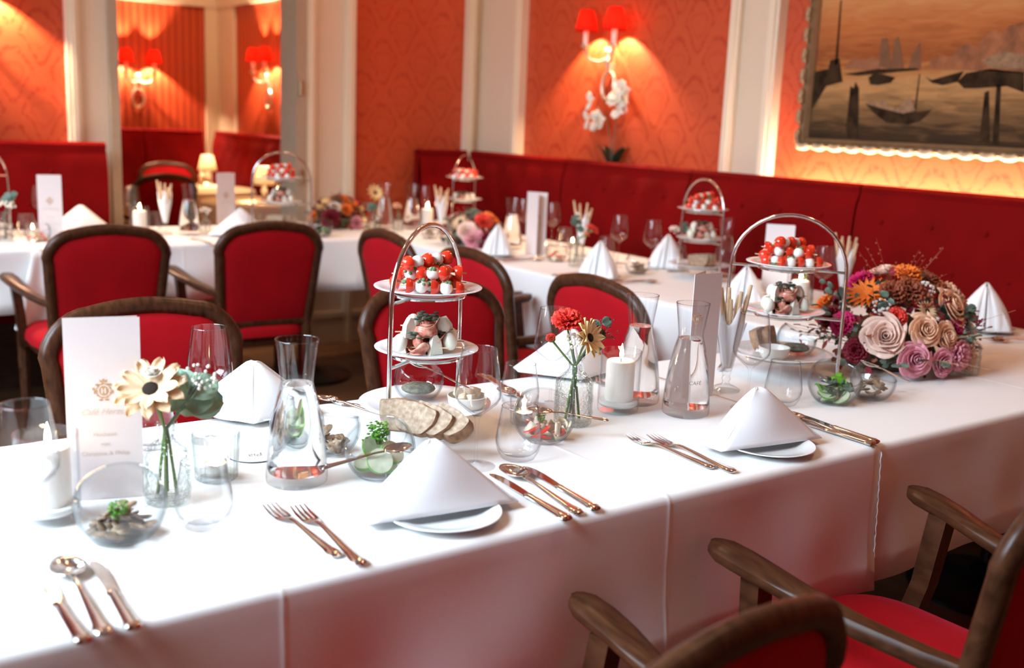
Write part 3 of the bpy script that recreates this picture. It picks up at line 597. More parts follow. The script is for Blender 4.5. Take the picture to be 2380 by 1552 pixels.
def armchair(label, loc, rz, scale=1.0, group='armchairs around the tables'):
    t = thing('armchair', label, 'chair', (*loc, 0), rz, group, scale)
    def fr(b):
        o = back_outline(); path = [(x, back_pt(0, z), z) for (x, z) in o]
        sweep(b, path, 0.021, 0.017, False)
        sweep(b, [(x, back_pt(0, 0.465), 0.465) for x in (-0.188, 0, 0.188)], 0.02, 0.014, False)
    part('back_frame', 'walnut', fr, t, key='ch_fr', ang=50)
    def up(b):
        o = back_outline(inset=0.014); o = [p for p in o]
        for s in (1, -1):
            n = len(o); cz = 0.665; rings = []
            for k, (q, d) in enumerate(((1.0, 0.006), (0.95, 0.013), (0.85, 0.018), (0.6, 0.023), (0.25, 0.025))):
                rings.append([(x*q, back_pt(0, cz+(z-cz)*q)+s*d, cz+(z-cz)*q) for (x, z) in o])
            if s < 0: rings = [r[::-1] for r in rings]
            b.rings(rings, False, True)
    part('backrest', 'chair_velvet', up, t, key='ch_up', ang=60)
    def seat(b):
        rings = []
        for (z, ins) in ((0.405, 0.0), (0.425, 0.0), (0.447, 0.006), (0.463, 0.03), (0.472, 0.08), (0.475, 0.14)):
            ring = []
            for k in range(28):
                a = 2*PI*k/28; c, s = math.cos(a), math.sin(a)
                ex = abs(c)**0.45*(1 if c > 0 else -1); ey = abs(s)**0.45*(1 if s > 0 else -1)
                w = 0.235 if s > 0 else 0.235-0.04*abs(s)
                ring.append((ex*(w-ins), 0.015+ey*(0.235-ins)+(0.02*(1-ex*ex) if s > 0 else 0), z))
            rings.append(ring)
        b.rings(rings, True, True)
    part('seat', 'chair_velvet', seat, t, key='ch_seat', ang=60)
    part('seat_rail', 'walnut', lambda b: b.rbox((-0.215, -0.19, 0.355), (0.215, 0.225, 0.408), 0.02, 3), t, key='ch_rail')
    for s in (-1, 1):
        part('rear_leg', 'walnut', lambda b: b.tube([(s*0.19, -0.195, 0.50), (s*0.19, -0.20, 0.40), (s*0.19, -0.215, 0.2), (s*0.195, -0.27, 0.0)], [0.02, 0.022, 0.02, 0.016], 8), t, key='ch_rl%d' % s)
        part('front_leg', 'walnut', lambda b: b.tube([(s*0.225, 0.20, 0.42), (s*0.225, 0.205, 0.30), (s*0.222, 0.21, 0.0)], [0.025, 0.023, 0.015], 8), t, key='ch_fl%d' % s)
        part('arm_post', 'walnut', lambda b: b.rings([[(s*(x0+dx), y0+dy, z) for dx, dy in ((-w, -w*1.1), (w, -w*1.1), (w, w*1.1), (-w, w*1.1))] for (x0, y0, z, w) in ((0.232, 0.165, 0.37, 0.018), (0.245, 0.135, 0.50, 0.017), (0.262, 0.125, 0.638, 0.018))], True, True), t, key='ch_ap%d' % s)
        def arm(b):
            rings = []
            pts = [(0.196, -0.225, 0.600, 0.014), (0.212, -0.16, 0.603, 0.018), (0.236, -0.06, 0.613, 0.021), (0.256, 0.03, 0.629, 0.025), (0.268, 0.10, 0.643, 0.030), (0.274, 0.15, 0.651, 0.0325), (0.277, 0.185, 0.655, 0.030), (0.278, 0.205, 0.657, 0.020), (0.278, 0.213, 0.657, 0.008)]
            for (x, y, z, w) in pts:
                h = 0.0135 if y < 0.19 else 0.011
                rings.append([(s*(x+dx*w), y, z+dz*h) for dx, dz in ((-1, -0.35), (-0.75, -1), (0.75, -1), (1, -0.35), (1, 0.45), (0.7, 1), (-0.7, 1), (-1, 0.45))])
            if s < 0: rings = [r[::-1] for r in rings]
            b.rings(rings, True, True)
        part('armrest', 'walnut', arm, t, key='ch_arm%d' % s, ang=45)
    return t
armchair('armchair nearest the camera at bottom, only its armrest and top rail showing', (0.724, 0.905), 0.11, 0.975)
armchair('armchair at bottom right corner with red seat and both armrests in view', (1.562, 0.94), -0.01)
armchair('armchair across near table behind the tall standing menu card', (0.735, 2.215), PI)
armchair('armchair across near table directly behind the front tiered stand', (1.535, 2.215), PI)
armchair('armchair with its back to us at far left table', (1.09, 4.37), 0.0)
armchair('armchair with its back to us at far table, right of the other', (1.745, 4.37), -0.02)
armchair('small looking armchair at wall table nearest the far corner', (2.325, 3.70), -PI/2)
armchair('middle of three armchairs facing the right wall table', (2.325, 3.08), -PI/2)
armchair('armchair facing wall table, half hidden by the carafe', (2.325, 2.40), -PI/2)
armchair('chair behind the further round table in the next room', (2.80, 8.46), PI, 1.0)
armchair('chair with its back to us in the next room', (2.26, 7.44), 0.10, 1.0)
# round tables with lamps in the next room
for (x, y, r, lx, ly, lab, lab2) in ((2.72, 7.90, 0.46, 2.95, 8.20, 'round table with cream cloth at back of next room', 'small glowing table lamp on the further cream table'), (2.80, 6.74, 0.40, 2.78, 6.66, 'round table with cream cloth just inside the passage', 'glowing table lamp on the cream table nearest the passage')):
    t = thing('round_table', lab, 'table', (x, y, 0))
    part('table_top', 'dark_wood', lambda b: b.lathe([(0, 0.70), (r-0.01, 0.70), (r-0.01, 0.735), (0, 0.735)], 40), t)
    part('column', 'black_iron', lambda b: b.lathe([(0, 0.0), (0.22, 0.0), (0.2, 0.03), (0.05, 0.06), (0.04, 0.70), (0, 0.70)], 24), t)
    tag(part('tablecloth', 'cream_cloth', lambda b: b.lathe([(0, 0.7501), (r-0.01, 0.7501), (r+0.003, 0.745), (r+0.008, 0.735), (r+0.02, 0.62), (r+0.035, 0.50)], 64, Matrix.Translation((x, y, 0)), lambda a, z: 1+(0.75-z)*0.12*math.sin(a*11))), 'cream cloth draped over ' + ('the further' if y > 7.5 else 'the nearer') + ' round table in next room', 'tablecloth', 'cream cloths in the next room')
    lm = thing('table_lamp', lab2, 'lamp', (lx, ly, 0.7505))
    part('base', 'silver_gilt', lambda b: b.lathe([(0, 0), (0.05, 0), (0.05, 0.01), (0.02, 0.025), (0.012, 0.05), (0.024, 0.075), (0.012, 0.10), (0.008, 0.14), (0, 0.14)], 20), lm, key='tl_b')
    part('lamp_shade', 'cream_shade', lambda b: b.lathe([(0.073, 0.115), (0.045, 0.235)], 28), lm, key='tl_s', solid=0.0015)
    part('bulb', 'sc_bulb', lambda b: b.sphere((0, 0, 0.160), 0.012, 10, 8), lm, key='tl_bulb')
    point('lamp_light', (lx, ly, 0.75+0.195), 16, (1.0, 0.72, 0.46), 0.02)
    an = thing('lamp_figurine', 'small gilt figurine beside the lamp on ' + ('further' if y > 7.5 else 'nearer') + ' cream table', 'figurine', (lx-0.06 if y > 7.5 else lx+0.09, ly-0.03, 0.7505))
    part('figure_base', 'silver_gilt', lambda b: b.lathe([(0, 0), (0.03, 0), (0.03, 0.012), (0, 0.012)], 14), an, key='fg_b')
    part('figure_body', 'silver_gilt', lambda b: b.lathe([(0, 0.012), (0.022, 0.013), (0.018, 0.05), (0.024, 0.08), (0.01, 0.10), (0.014, 0.118), (0.0, 0.13)], 12), an, key='fg_f')
# ------------------------------------------------------------------ tableware
def wall_prof(outer, t, bottom=None):
    # closed-section profile of a thin glass wall: outer up, inner down
    inner = [(max(r-t, 0.0), z) for (r, z) in outer[::-1]]
    return outer+inner
def wine_glass(x, y, label, group=None, s=1.0):
    t = thing('wine_glass', label, 'wine glass', (x, y, TZ+0.0012), random.uniform(0, 6), group, s)
    o = [(0.0042, 0.088), (0.010, 0.096), (0.024, 0.107), (0.0345, 0.116), (0.0398, 0.125), (0.0405, 0.134), (0.0385, 0.155), (0.0345, 0.185), (0.0305, 0.212)]
    part('bowl', 'glass', lambda b: b.lathe(o+[(0.0298, 0.2125), (0.0338, 0.185), (0.0378, 0.155), (0.0397, 0.134), (0.039, 0.126), (0.0335, 0.118), (0.023, 0.1095), (0.009, 0.099), (0, 0.097)], 36), t, key='wg_bowl')
    part('rim', 'rim_glass', lambda b: b.tube([(0.0302*math.cos(a), 0.0302*math.sin(a), 0.2123) for a in [2*PI*k/40 for k in range(41)]], 0.00085, 6, False), t, key='wg_rim')
    part('stem', 'glass', lambda b: b.lathe([(0.0035, 0.004), (0.003, 0.02), (0.003, 0.07), (0.0042, 0.0885)], 12), t, key='wg_stem')
    part('foot', 'glass', lambda b: b.lathe([(0, 0), (0.035, 0), (0.0352, 0.0012), (0.02, 0.0025), (0.006, 0.0055), (0.0033, 0.012)], 36), t, key='wg_foot')
    return t
def tumbler(x, y, label, group=None, s=1.0):
    t = thing('tumbler', label, 'tumbler', (x, y, TZ+0.0012), random.uniform(0, 6), group, s)
    o = [(0, 0.0), (0.026, 0.0), (0.030, 0.002), (0.037, 0.014), (0.0412, 0.028), (0.0418, 0.038), (0.0395, 0.056), (0.0355, 0.078), (0.0325, 0.098)]
    part('glass_wall', 'glass', lambda b: b.lathe(o+[(0.0318, 0.0983), (0.0347, 0.078), (0.0386, 0.056), (0.0408, 0.038), (0.040, 0.029), (0.035, 0.017), (0.026, 0.0095), (0, 0.0085)], 36), t, key='tb')
    part('rim', 'rim_glass', lambda b: b.tube([(0.0322*math.cos(a), 0.0322*math.sin(a), 0.0982) for a in [2*PI*k/40 for k in range(41)]], 0.00085, 6, False), t, key='tb_rim')
    return t
def carafe(x, y, label, group=None, crest=False, rz=0.0, level=0.165):
    t = thing('water_carafe', label, 'carafe', (x, y, TZ+0.0012), rz, group)
    o = [(0, 0), (0.045, 0), (0.0495, 0.003), (0.0505, 0.010), (0.0500, 0.026), (0.0470, 0.062), (0.0415, 0.105), (0.033, 0.145), (0.0275, 0.165), (0.0263, 0.172), (0.0272, 0.180), (0.0305, 0.205), (0.0355, 0.240)]
    part('glass_body', 'glass', lambda b: b.lathe(o+[(0.0343, 0.2402), (0.0293, 0.205), (0.0258, 0.180), (0.0248, 0.172), (0.026, 0.164), (0.0315, 0.1445), (0.040, 0.1045), (0.0455, 0.0615), (0.0485, 0.026), (0.046, 0.019), (0, 0.018)], 48), t, key='cf')
    part('rim', 'rim_glass', lambda b: b.tube([(0.0349*math.cos(a), 0.0349*math.sin(a), 0.2401) for a in [2*PI*k/40 for k in range(41)]], 0.00085, 6, False), t, key='cf_rim')
    W = [(0, 0.0185), (0.0455, 0.0195), (0.0478, 0.0265), (0.0449, 0.0615), (0.0394, 0.1045), (0.0310, 0.1445), (0.0256, 0.162), (0.0256, level)]
    W = [w for w in W if w[1] <= level]+[(0, level)]
    part('water', 'water', lambda b: b.lathe(W, 48), t, key='cf_w%.3f' % level, ang=50)
    if crest:
        crest_on(t, (0, 0, 0), 0.011, lambda u, v: ((0.0291+0.14*(v*0.0+0.0))*math.sin(u/0.0305)*1.06, -(0.0308)*math.cos(u/0.0305)*1.005, 0.212+v))
        me = text_mesh('CAFÉ', 0.011, 'print_ink', 0.0)
        for v in me.vertices:
            a = v.co.x/0.045; r = 0.0478-0.0*v.co.y; v.co = Vector((r*math.sin(a), -r*math.cos(a), 0.075+v.co.y))
        put_mesh('printed_lettering', me, t, (0, 0, 0), (0, 0, 0))
    return t
def crest_shapes():
    # flat heraldic crest: oval medallion with H, wreath and crown; unit height about 2
    S = []
    ell = lambda cx, cy, rx, ry, n=20, a0=0: [(cx+rx*math.cos(2*PI*k/n+a0), cy+ry*math.sin(2*PI*k/n+a0)) for k in range(n)]
    S.append(('print_gold', ell(0, 0, 0.46, 0.52)))
    for k in range(18):
        a = 2*PI*k/18; c = (0.72*math.cos(a), 0.76*math.sin(a)); w = 0.20 if k % 2 else 0.13
        S.append(('print_gold', [(c[0]+w*math.cos(a+0.5+q*PI/2)*(1.0 if q % 2 else 0.55), c[1]+w*math.sin(a+0.5+q*PI/2)*(1.0 if q % 2 else 0.55)) for q in range(4)]))
    for sx in (-1, 1):
        S.append(('print_gold', ell(sx*0.98, 0.22, 0.13, 0.16, 10))); S.append(('print_gold', ell(sx*0.62, 0.66, 0.2, 0.12, 10)))
        S.append(('print_gold', ell(sx*0.30, -0.98, 0.22, 0.10, 10))); S.append(('print_gold', ell(sx*0.88, -0.15, 0.09, 0.2, 10)))
    S.append(('print_gold', [(-0.3, 0.92), (0.3, 0.92), (0.42, 1.25), (0.2, 1.08), (0.0, 1.32), (-0.2, 1.08), (-0.42, 1.25)]))
    for sx in (-1, 1): S.append(('print_cream', [(sx*0.16-0.07, -0.28), (sx*0.16+0.07, -0.28), (sx*0.16+0.07, 0.28), (sx*0.16-0.07, 0.28)]))
    S.append(('print_cream', [(-0.16, -0.04), (0.16, -0.04), (0.16, 0.04), (-0.16, 0.04)]))
    return S
def crest_on(parent, off, size, mapf):
    for mat in ('print_gold', 'print_cream'):
        def fn(b):
            for m, poly in crest_shapes():
                if m != mat: continue
                n = len(poly); cx = sum(p[0] for p in poly)/n; cy = sum(p[1] for p in poly)/n; e = 0.0
                b.add([mapf(x*size, y*size) for x, y in poly], [tuple(range(n))])
            if mat == 'print_cream': b.v = [(v[0], v[1]-0.00015, v[2]) for v in b.v]
        part('printed_crest', mat, fn, parent, loc=off)
def menu_card(x, y, rz, label, w=0.108, h=0.285, spread=0.35, text=True, crest=True, mirror=False, group='standing menu cards'):
    # local: front panel faces -y, fold on its left (or right) edge
    t = thing('menu_card', label, 'menu card', (x, y, TZ+0.0012), rz, group)
    sx = -1 if mirror else 1
    part('front_panel', 'paper', lambda b: b.box((-w/2, -0.0004, 0), (w/2, 0.0004, h)), t, key='mc_f%.3f' % w)
    part('back_panel', 'paper', lambda b: b.box((0, -0.0004, 0), (w*0.97, 0.0004, h)) if sx > 0 else b.box((-w*0.97, -0.0004, 0), (0, 0.0004, h)), t, loc=(-sx*w/2, 0.0008, 0), rot=(0, 0, sx*spread))
    if crest: crest_on(t, (0, -0.0009, h*0.605), 0.0145, lambda u, v: (u, 0, v))
    if text:
        for body, size, z, mat, sh in (('Café Herzog', 0.0135, h*0.475, 'print_taupe', 0.45), ('Hochzeit', 0.0092, h*0.355, 'print_taupe', 0), ('von', 0.0092, h*0.302, 'print_taupe', 0), ('Christina & Philip', 0.0098, h*0.248, 'print_taupe', 0)):
            put_mesh('printed_lettering', text_mesh(body, size, mat, sh), t, (0, -0.0009, z), (PI/2, 0, 0))
    return t
def plate(x, y, label, r=0.09, z=TZ+0.0012, group='small white side plates', name='side_plate', mat='porcelain'):
    t = thing(name, label, 'plate', (x, y, z), 0, group)
    part('plate_body', mat, lambda b: b.lathe([(0, 0.0), (0.55*r, 0), (0.60*r, 0.002), (0.88*r, 0.0095), (r, 0.0125), (r*1.003, 0.0138), (0.99*r, 0.0145), (0.86*r, 0.0122), (0.66*r, 0.006), (0.55*r, 0.0045), (0, 0.0045)], 56), t, key='pl%.3f%s' % (r, mat))
    return t
def napkin(x, y, rz, label, s=1.0, z=TZ+0.0075, group='folded white napkins', w=0.125, h=0.112, lift=True):
    # pyramid fold: a broad front panel leaning back, two wings behind it
    t = thing('napkin', label, 'napkin', (x, y, z), rz, group, s)
    A = Vector((-0.005, 0.012, h)); L = Vector((-w, -0.030, 0.006)); R = Vector((w, -0.036, 0.006))
    def tri(P, Q, O, bulge, n=12):
        nrm = (Q-P).cross(O-P).normalized()
        def fn(u, v):
            q = P.lerp(Q, u); p = q.lerp(O, v**0.9)
            k = math.sin(PI*min(1, max(0, u)))*math.sin(PI*min(1, v*0.9+0.05))
            p = p+nrm*bulge*k
            rr = max(0.0, v-0.86)/0.14
            p.z -= 0.004*rr*rr
            return tuple(p+nrm*0.001*math.sin(u*6+v*4))
        return fn
    Al, Ar = A+Vector((-0.006, 0, -0.001)), A+Vector((0.006, 0, -0.001))
    def front(b):
        nrm = Vector((0, -0.93, 0.36))
        def fn(u, v):
            top = Al.lerp(Ar, u); bot = L.lerp(R, u)+Vector((0, -0.012*math.sin(PI*u), 0.004*math.sin(PI*u)))
            p = bot.lerp(top, v)+nrm*(0.010*math.sin(PI*u)*math.sin(PI*v)+0.0025*math.sin(5*u+3*v))
            e = max(0, (v-0.9)/0.1); p += Vector((0, 0.006*e*e, -0.003*e*e))
            return tuple(p)
        b.grid(fn, 16, 14)
    part('front_fold', 'napkin_linen', front, t, key='nk_f%.3f%.3f' % (w, h), solid=0.002, ang=80)
    for s_ in (1, -1):
        C = Vector((0.0, 0.10, 0.004)); Bk = Vector((s_*(w*1.02), 0.010, 0.006)) if s_ > 0 else Vector((s_*w*1.05, 0.018, 0.006))
        top = A+Vector((0.0, 0.006, 0.0))
        def wing(b):
            def fn(u, v):
                q = Bk.lerp(C, u); p = q.lerp(top, v); out = Vector((s_*0.7, 0.4, 0.3))
                p += out*0.010*math.sin(PI*u)*math.sin(PI*v)
                e = max(0, (v-0.9)/0.1); p.z -= 0.004*e*e
                return tuple(p)
            b.grid(fn, 10, 12)
        part('back_fold', 'napkin_linen', wing, t, key='nk_b%d%.3f%.3f' % (s_, w, h), solid=0.0025, ang=80)
        def gus(b):      # folded edge joining the front panel to the wing
            F = R if s_ > 0 else L; top2 = Ar if s_ > 0 else Al
            def fn(u, v):
                p = F.lerp(Bk, u).lerp(top2.lerp(top, u), v)
                p += Vector((-s_*0.004, -0.004, 0))*math.sin(PI*u)*math.sin(PI*v)*2
                e = max(0, (v-0.9)/0.1); p.z -= 0.004*e*e
                return tuple(p)
            b.grid(fn, 4, 12)
        part('side_fold', 'napkin_linen', gus, t, key='nk_g%d%.3f%.3f' % (s_, w, h), solid=0.002, ang=80)
    return t
def cone_napkin(x, y, rz, label, z=TZ+0.0075, group='folded white napkins', h=0.125, r=0.055):
    # standing bishop-like fold: a pointed hood open at the front
    t = thing('napkin', label, 'napkin', (x, y, z), rz, group)
    def hood(b):
        def fn(u, v):
            a = -PI*0.5+0.35+u*(2*PI-0.7); rr = r*(1-v**1.6)*(1.0 if v < 0.98 else 0.8)+0.003
            return (rr*math.cos(a)*1.15, rr*math.sin(a)*0.9+0.012*v, 0.002+h*v)
        b.grid(fn, 24, 12)
    part('hood', 'napkin_linen', hood, t, key='nkc%.3f' % h, solid=0.003, ang=80)
    for s_ in (-1, 1):
        part('front_flap', 'napkin_linen', lambda b: b.grid(lambda u, v: (s_*(0.002+u*r*1.1*(1-v**1.3)), -r*0.85*(1-v)**0.8-0.004+0.012*u, 0.002+h*0.93*v), 8, 10), t, key='nkf%d%.3f' % (s_, h), solid=0.002, ang=80)
    return t
# cutlery: local +y towards the tip, lying flat, origin at mid length
def loft(b, st, n=10):
    rings = []
    for (y, w, z, th) in st:
        rings.append([(w*math.cos(2*PI*k/n), y, z+th*math.sin(2*PI*k/n)) for k in range(n)])
    b.rings(rings, True, True)
HANDLE = [(-0.105, 0.003, 0.004, 0.0015), (-0.103, 0.0085, 0.0045, 0.0026), (-0.095, 0.0105, 0.005, 0.003), (-0.085, 0.0095, 0.005, 0.0028), (-0.078, 0.0078, 0.005, 0.0026), (-0.045, 0.006, 0.006, 0.0025), (-0.01, 0.0045, 0.008, 0.0022), (0.02, 0.0032, 0.0098, 0.002)]
def fork(x, y, rz, label, s=1.0, z=TZ+0.0012, group='dinner forks', tilt=0.0):
    t = thing('fork', label, 'fork', (x, y, z), rz, group, s)
    part('handle', 'cutlery_steel', lambda b: loft(b, HANDLE+[(0.036, 0.0035, 0.009, 0.0018)]), t, key='fk_h')
    part('fork_head', 'cutlery_steel', lambda b: loft(b, [(0.034, 0.0035, 0.009, 0.0016), (0.044, 0.0085, 0.0065, 0.0012), (0.054, 0.0118, 0.0042, 0.001), (0.062, 0.0125, 0.0034, 0.001)]), t, key='fk_b')
    for k in range(4):
        part('tine', 'cutlery_steel', lambda b: b.tube([(-0.0103+k*0.00687, 0.060, 0.0034), (-0.0103+k*0.00687, 0.085, 0.0042), (-0.0099+k*0.0066, 0.107, 0.0082)], [0.0021, 0.0018, 0.0009], 6), t, key='fk_t%d' % k)
    return t
def spoon(x, y, rz, label, s=1.0, z=TZ+0.0012, group='spoons', rot=None):
    t = thing('spoon', label, 'spoon', (x, y, z), rz, group, s)
    if rot: t.rotation_euler = rot
    part('handle', 'cutlery_steel', lambda b: loft(b, HANDLE+[(0.048, 0.0035, 0.008, 0.0018)]), t, key='sp_h')
    def bowl(b):
        def fn(u, v):
            a = 2*PI*u; r = v
            y = 0.078+0.033*r*math.sin(a)-0.0; w = 0.0205*r*math.cos(a)*(1-0.12*math.sin(a))
            return (w, y, 0.0012+0.0088*r*r-0.001*math.sin(a)*r)
        b.grid(fn, 28, 7)
    part('spoon_bowl', 'cutlery_steel', bowl, t, key='sp_b', solid=0.0011, ang=80)
    return t
def knife(x, y, rz, label, s=1.0, z=TZ+0.0012, group='table knives'):
    t = thing('knife', label, 'knife', (x, y, z), rz, group, s)
    part('handle', 'cutlery_steel', lambda b: loft(b, [(-0.112, 0.004, 0.005, 0.002), (-0.11, 0.0095, 0.0055, 0.0045), (-0.102, 0.0115, 0.006, 0.005), (-0.092, 0.0095, 0.006, 0.0045), (-0.05, 0.0078, 0.006, 0.0042), (-0.01, 0.0068, 0.006, 0.0038), (-0.004, 0.0085, 0.006, 0.004), (0.002, 0.0075, 0.006, 0.0035)]), t, key='kn_h')
    part('blade', 'steel', lambda b: b.prism([(-0.0065, 0.0), (0.0065, 0.0), (0.0085, 0.02), (0.0105, 0.06), (0.0095, 0.09), (0.004, 0.108), (-0.003, 0.112), (-0.0065, 0.104), (-0.0068, 0.06)], 0.0050, 0.0066), t, key='kn_b', ang=20)
    return t
def pillar_candle(x, y, label, g='pillar candles in glass cylinders', lit=True, h=0.132, power=0.35):
    gl = thing('hurricane_glass', 'clear glass cylinder holding ' + label, 'candle holder', (x, y, TZ+0.0012), 0, g)
    part('glass_wall', 'glass', lambda b: b.lathe([(0, 0), (0.040, 0), (0.0435, 0.003), (0.0445, 0.02), (0.0445, h), (0.0428, h), (0.0425, 0.018), (0.038, 0.013), (0, 0.012)], 44), gl, key='hg%.3f' % h)
    part('sand', 'salt', lambda b: b.lathe([(0, 0.0125), (0.0375, 0.0135), (0.0418, 0.018), (0.0418, 0.024), (0.034, 0.0245), (0.0, 0.0245)], 32), gl, key='hs')
    c = thing('pillar_candle', label, 'candle', (x+0.002, y+0.001, TZ+0.0258), 0, g)
    hc = h*0.655
    part('wax', 'wax', lambda b: b.lathe([(0, 0), (0.0295, 0), (0.0305, 0.002), (0.0305, hc-0.006), (0.029, hc-0.0015), (0.026, hc), (0.015, hc-0.0035), (0, hc-0.005)], 32), c, key='pc%.3f' % h)
    wk = part('wick', 'wick', lambda b: b.tube([(0, 0, hc-0.005), (0.0005, 0, hc+0.004), (0.002, 0, hc+0.007)], 0.0009, 6), c, key='wk%.3f' % h)
    if lit:
        part('flame', 'flame', lambda b: b.lathe([(0, 0), (0.0038, 0.004), (0.0048, 0.009), (0.0036, 0.018), (0.0015, 0.027), (0, 0.033)], 12), c, key='flm', loc=(0.001, 0, hc+0.003))
        point('candle_flame_light', (x+0.003, y, TZ+0.0258+hc+0.016), power, (1.0, 0.62, 0.28), 0.006)
    return c
def tealight(x, y, label, ribbed=False, g='tealights in small glasses', power=0.18):
    gl = thing('tealight_glass', ('ribbed' if ribbed else 'small clear') + ' glass around ' + label, 'candle holder', (x, y, TZ+0.0012), 0, g)
    if ribbed:
        part('glass_wall', 'rib_glass', lambda b: b.lathe([(0, 0), (0.031, 0), (0.034, 0.003), (0.0385, 0.078), (0.0365, 0.0785), (0.0325, 0.011), (0, 0.010)], 96, None, lambda a, z: 1+0.022*math.cos(a*24)), gl, key='tg_r', ang=60); z0 = 0.0105
    else:
        part('glass_wall', 'glass', lambda b: b.lathe([(0, 0), (0.024, 0), (0.027, 0.003), (0.0295, 0.058), (0.028, 0.0583), (0.0255, 0.009), (0, 0.008)], 32), gl, key='tg_p'); z0 = 0.0085
    c = thing('tealight', label, 'candle', (x, y, TZ+0.0012+z0+0.0005), 0, g)
    part('cup', 'steel', lambda b: b.lathe([(0, 0), (0.0185, 0), (0.019, 0.001), (0.019, 0.016), (0.0183, 0.016), (0.0183, 0.013)], 24), c, key='tl_cup')
    part('wax', 'wax', lambda b: b.lathe([(0, 0.0005), (0.0182, 0.0006), (0.0182, 0.0135), (0, 0.013)], 24), c, key='tl_wax')
    part('wick', 'wick', lambda b: b.tube([(0, 0, 0.0125), (0, 0, 0.018)], 0.0008, 5), c, key='tl_wick')
    part('flame', 'flame', lambda b: b.lathe([(0, 0), (0.0036, 0.004), (0.0044, 0.008), (0.003, 0.015), (0, 0.024)], 12), c, key='tl_fl', loc=(0, 0, 0.0155))
    point('tealight_flame_light', (x, y, TZ+z0+0.028), power, (1.0, 0.62, 0.28), 0.005)
    return c
def slant_bowl(x, y, rz, label, R=0.06, tilt=0.42, group='slanted glass bowls', z=TZ+0.0012, cut=0.42):
    # glass sphere cut off obliquely, flat base
    t = thing('glass_bowl', label, 'bowl', (x, y, z), rz, group)
    def fn(b):
        Rm = Matrix.Rotation(tilt, 4, 'X'); a1 = math.acos(-cut); n = 14; zb = -0.80*R
        def pt(r, k, a):
            p = Rm @ Vector((r*math.sin(a)*math.cos(k), r*math.sin(a)*math.sin(k), -r*math.cos(a)))
            p.z = max(p.z, zb if r == R else zb+0.004); p.z += -zb
            return tuple(p)
        m = 40; T = 0.0026; rings = []
        for i in range(1, n+1): rings.append([pt(R, 2*PI*k/m, a1*i/n) for k in range(m)])
        for i in range(n, 0, -1): rings.append([pt(R-T, 2*PI*k/m, a1*i/n) for k in range(m)])
        b.rings(rings, True, True)
    part('glass_body', 'bowl_glass', fn, t, key='sb%.3f%.2f' % (R, tilt), ang=60)
    part('rim', 'bowl_glass', lambda b: b.tube([tuple((Matrix.Rotation(tilt, 4, 'X') @ Vector(((R-0.0013)*math.sin(math.acos(-cut))*math.cos(a), (R-0.0013)*math.sin(math.acos(-cut))*math.sin(a), (R-0.0013)*cut)))+Vector((0, 0, 0.80*R))) for a in [2*PI*k/40 for k in range(41)]], 0.0019, 6, False), t, key='sbr%.3f%.2f' % (R, tilt))
    return t
def rnd_in(r): 
    a = random.uniform(0, 2*PI); q = r*math.sqrt(random.random()); return q*math.cos(a), q*math.sin(a)
def salad(x, y, z0, label, kind, r=0.036, n=14, group=None):
    # a helping of salad: pieces are parts
    t = thing(kind+'_salad', label, 'salad', (x, y, z0), random.uniform(0, 6), group)
    for k in range(n):
        px, py = rnd_in(r); pz = 0.010+0.034*(1-(px*px+py*py)/(r*r))*random.random()
        rot = (random.uniform(-0.7, 0.7), random.uniform(-0.7, 0.7), random.uniform(0, 6))
        if kind == 'mushroom':
            part('mushroom_slice', 'mushroom', lambda b: (b.sphere((0, 0, 0), 0.013, 10, 6, sc=(1.15, 0.75, 0.26)), b.sphere((0, -0.010, 0), 0.007, 8, 5, sc=(0.7, 1.3, 0.4)))[0], t, key='ms%d' % (k % 2), loc=(px, py, pz), rot=rot)
        elif kind == 'cucumber':
            o = part('cucumber_slice', 'cucumber_skin', lambda b: b.lathe([(0.0205, -0.0018), (0.0212, 0), (0.0205, 0.0018)], 24), t, key='cs', loc=(px*0.55, py*0.75, pz), rot=(rot[0]*1.2, rot[1]*1.2, rot[2]))
            part('flesh', 'cucumber_flesh', lambda b: b.lathe([(0, -0.0016), (0.0205, -0.0016), (0.0205, 0.0016), (0, 0.0016)], 24), o, key='cf2')
        elif kind == 'pepper':
            if k % 2 == 0: part('pepper_strip', 'pepper_red', lambda b: b.tube([(-0.018, 0, 0), (-0.006, 0.005, 0.002), (0.008, 0.004, 0.001), (0.018, -0.003, 0)], [0.003, 0.0055, 0.005, 0.0025], 8, True, None, 0.5), t, key='ps', loc=(px, py, pz), rot=rot)
            else: part('onion_piece', 'onion', lambda b: b.grid(lambda u, v: (0.016*math.cos(-0.9+1.8*u), 0.016*math.sin(-0.9+1.8*u), -0.011+0.022*v), 6, 3), t, key='on', loc=(px, py, pz), rot=rot, solid=0.003)
        elif kind == 'green':
            part('leaf', 'herb' if k % 3 else 'cress', lambda b: b.grid(lambda u, v: (0.012*math.sin(PI*u)*(2*v-1)+0.004*math.sin(9*u), -0.018+0.036*u, 0.006*math.sin(5*v)*u), 6, 4), t, key='gl%d' % (k % 3 == 0), loc=(px, py, pz), rot=rot, solid=0.0008)
    return t
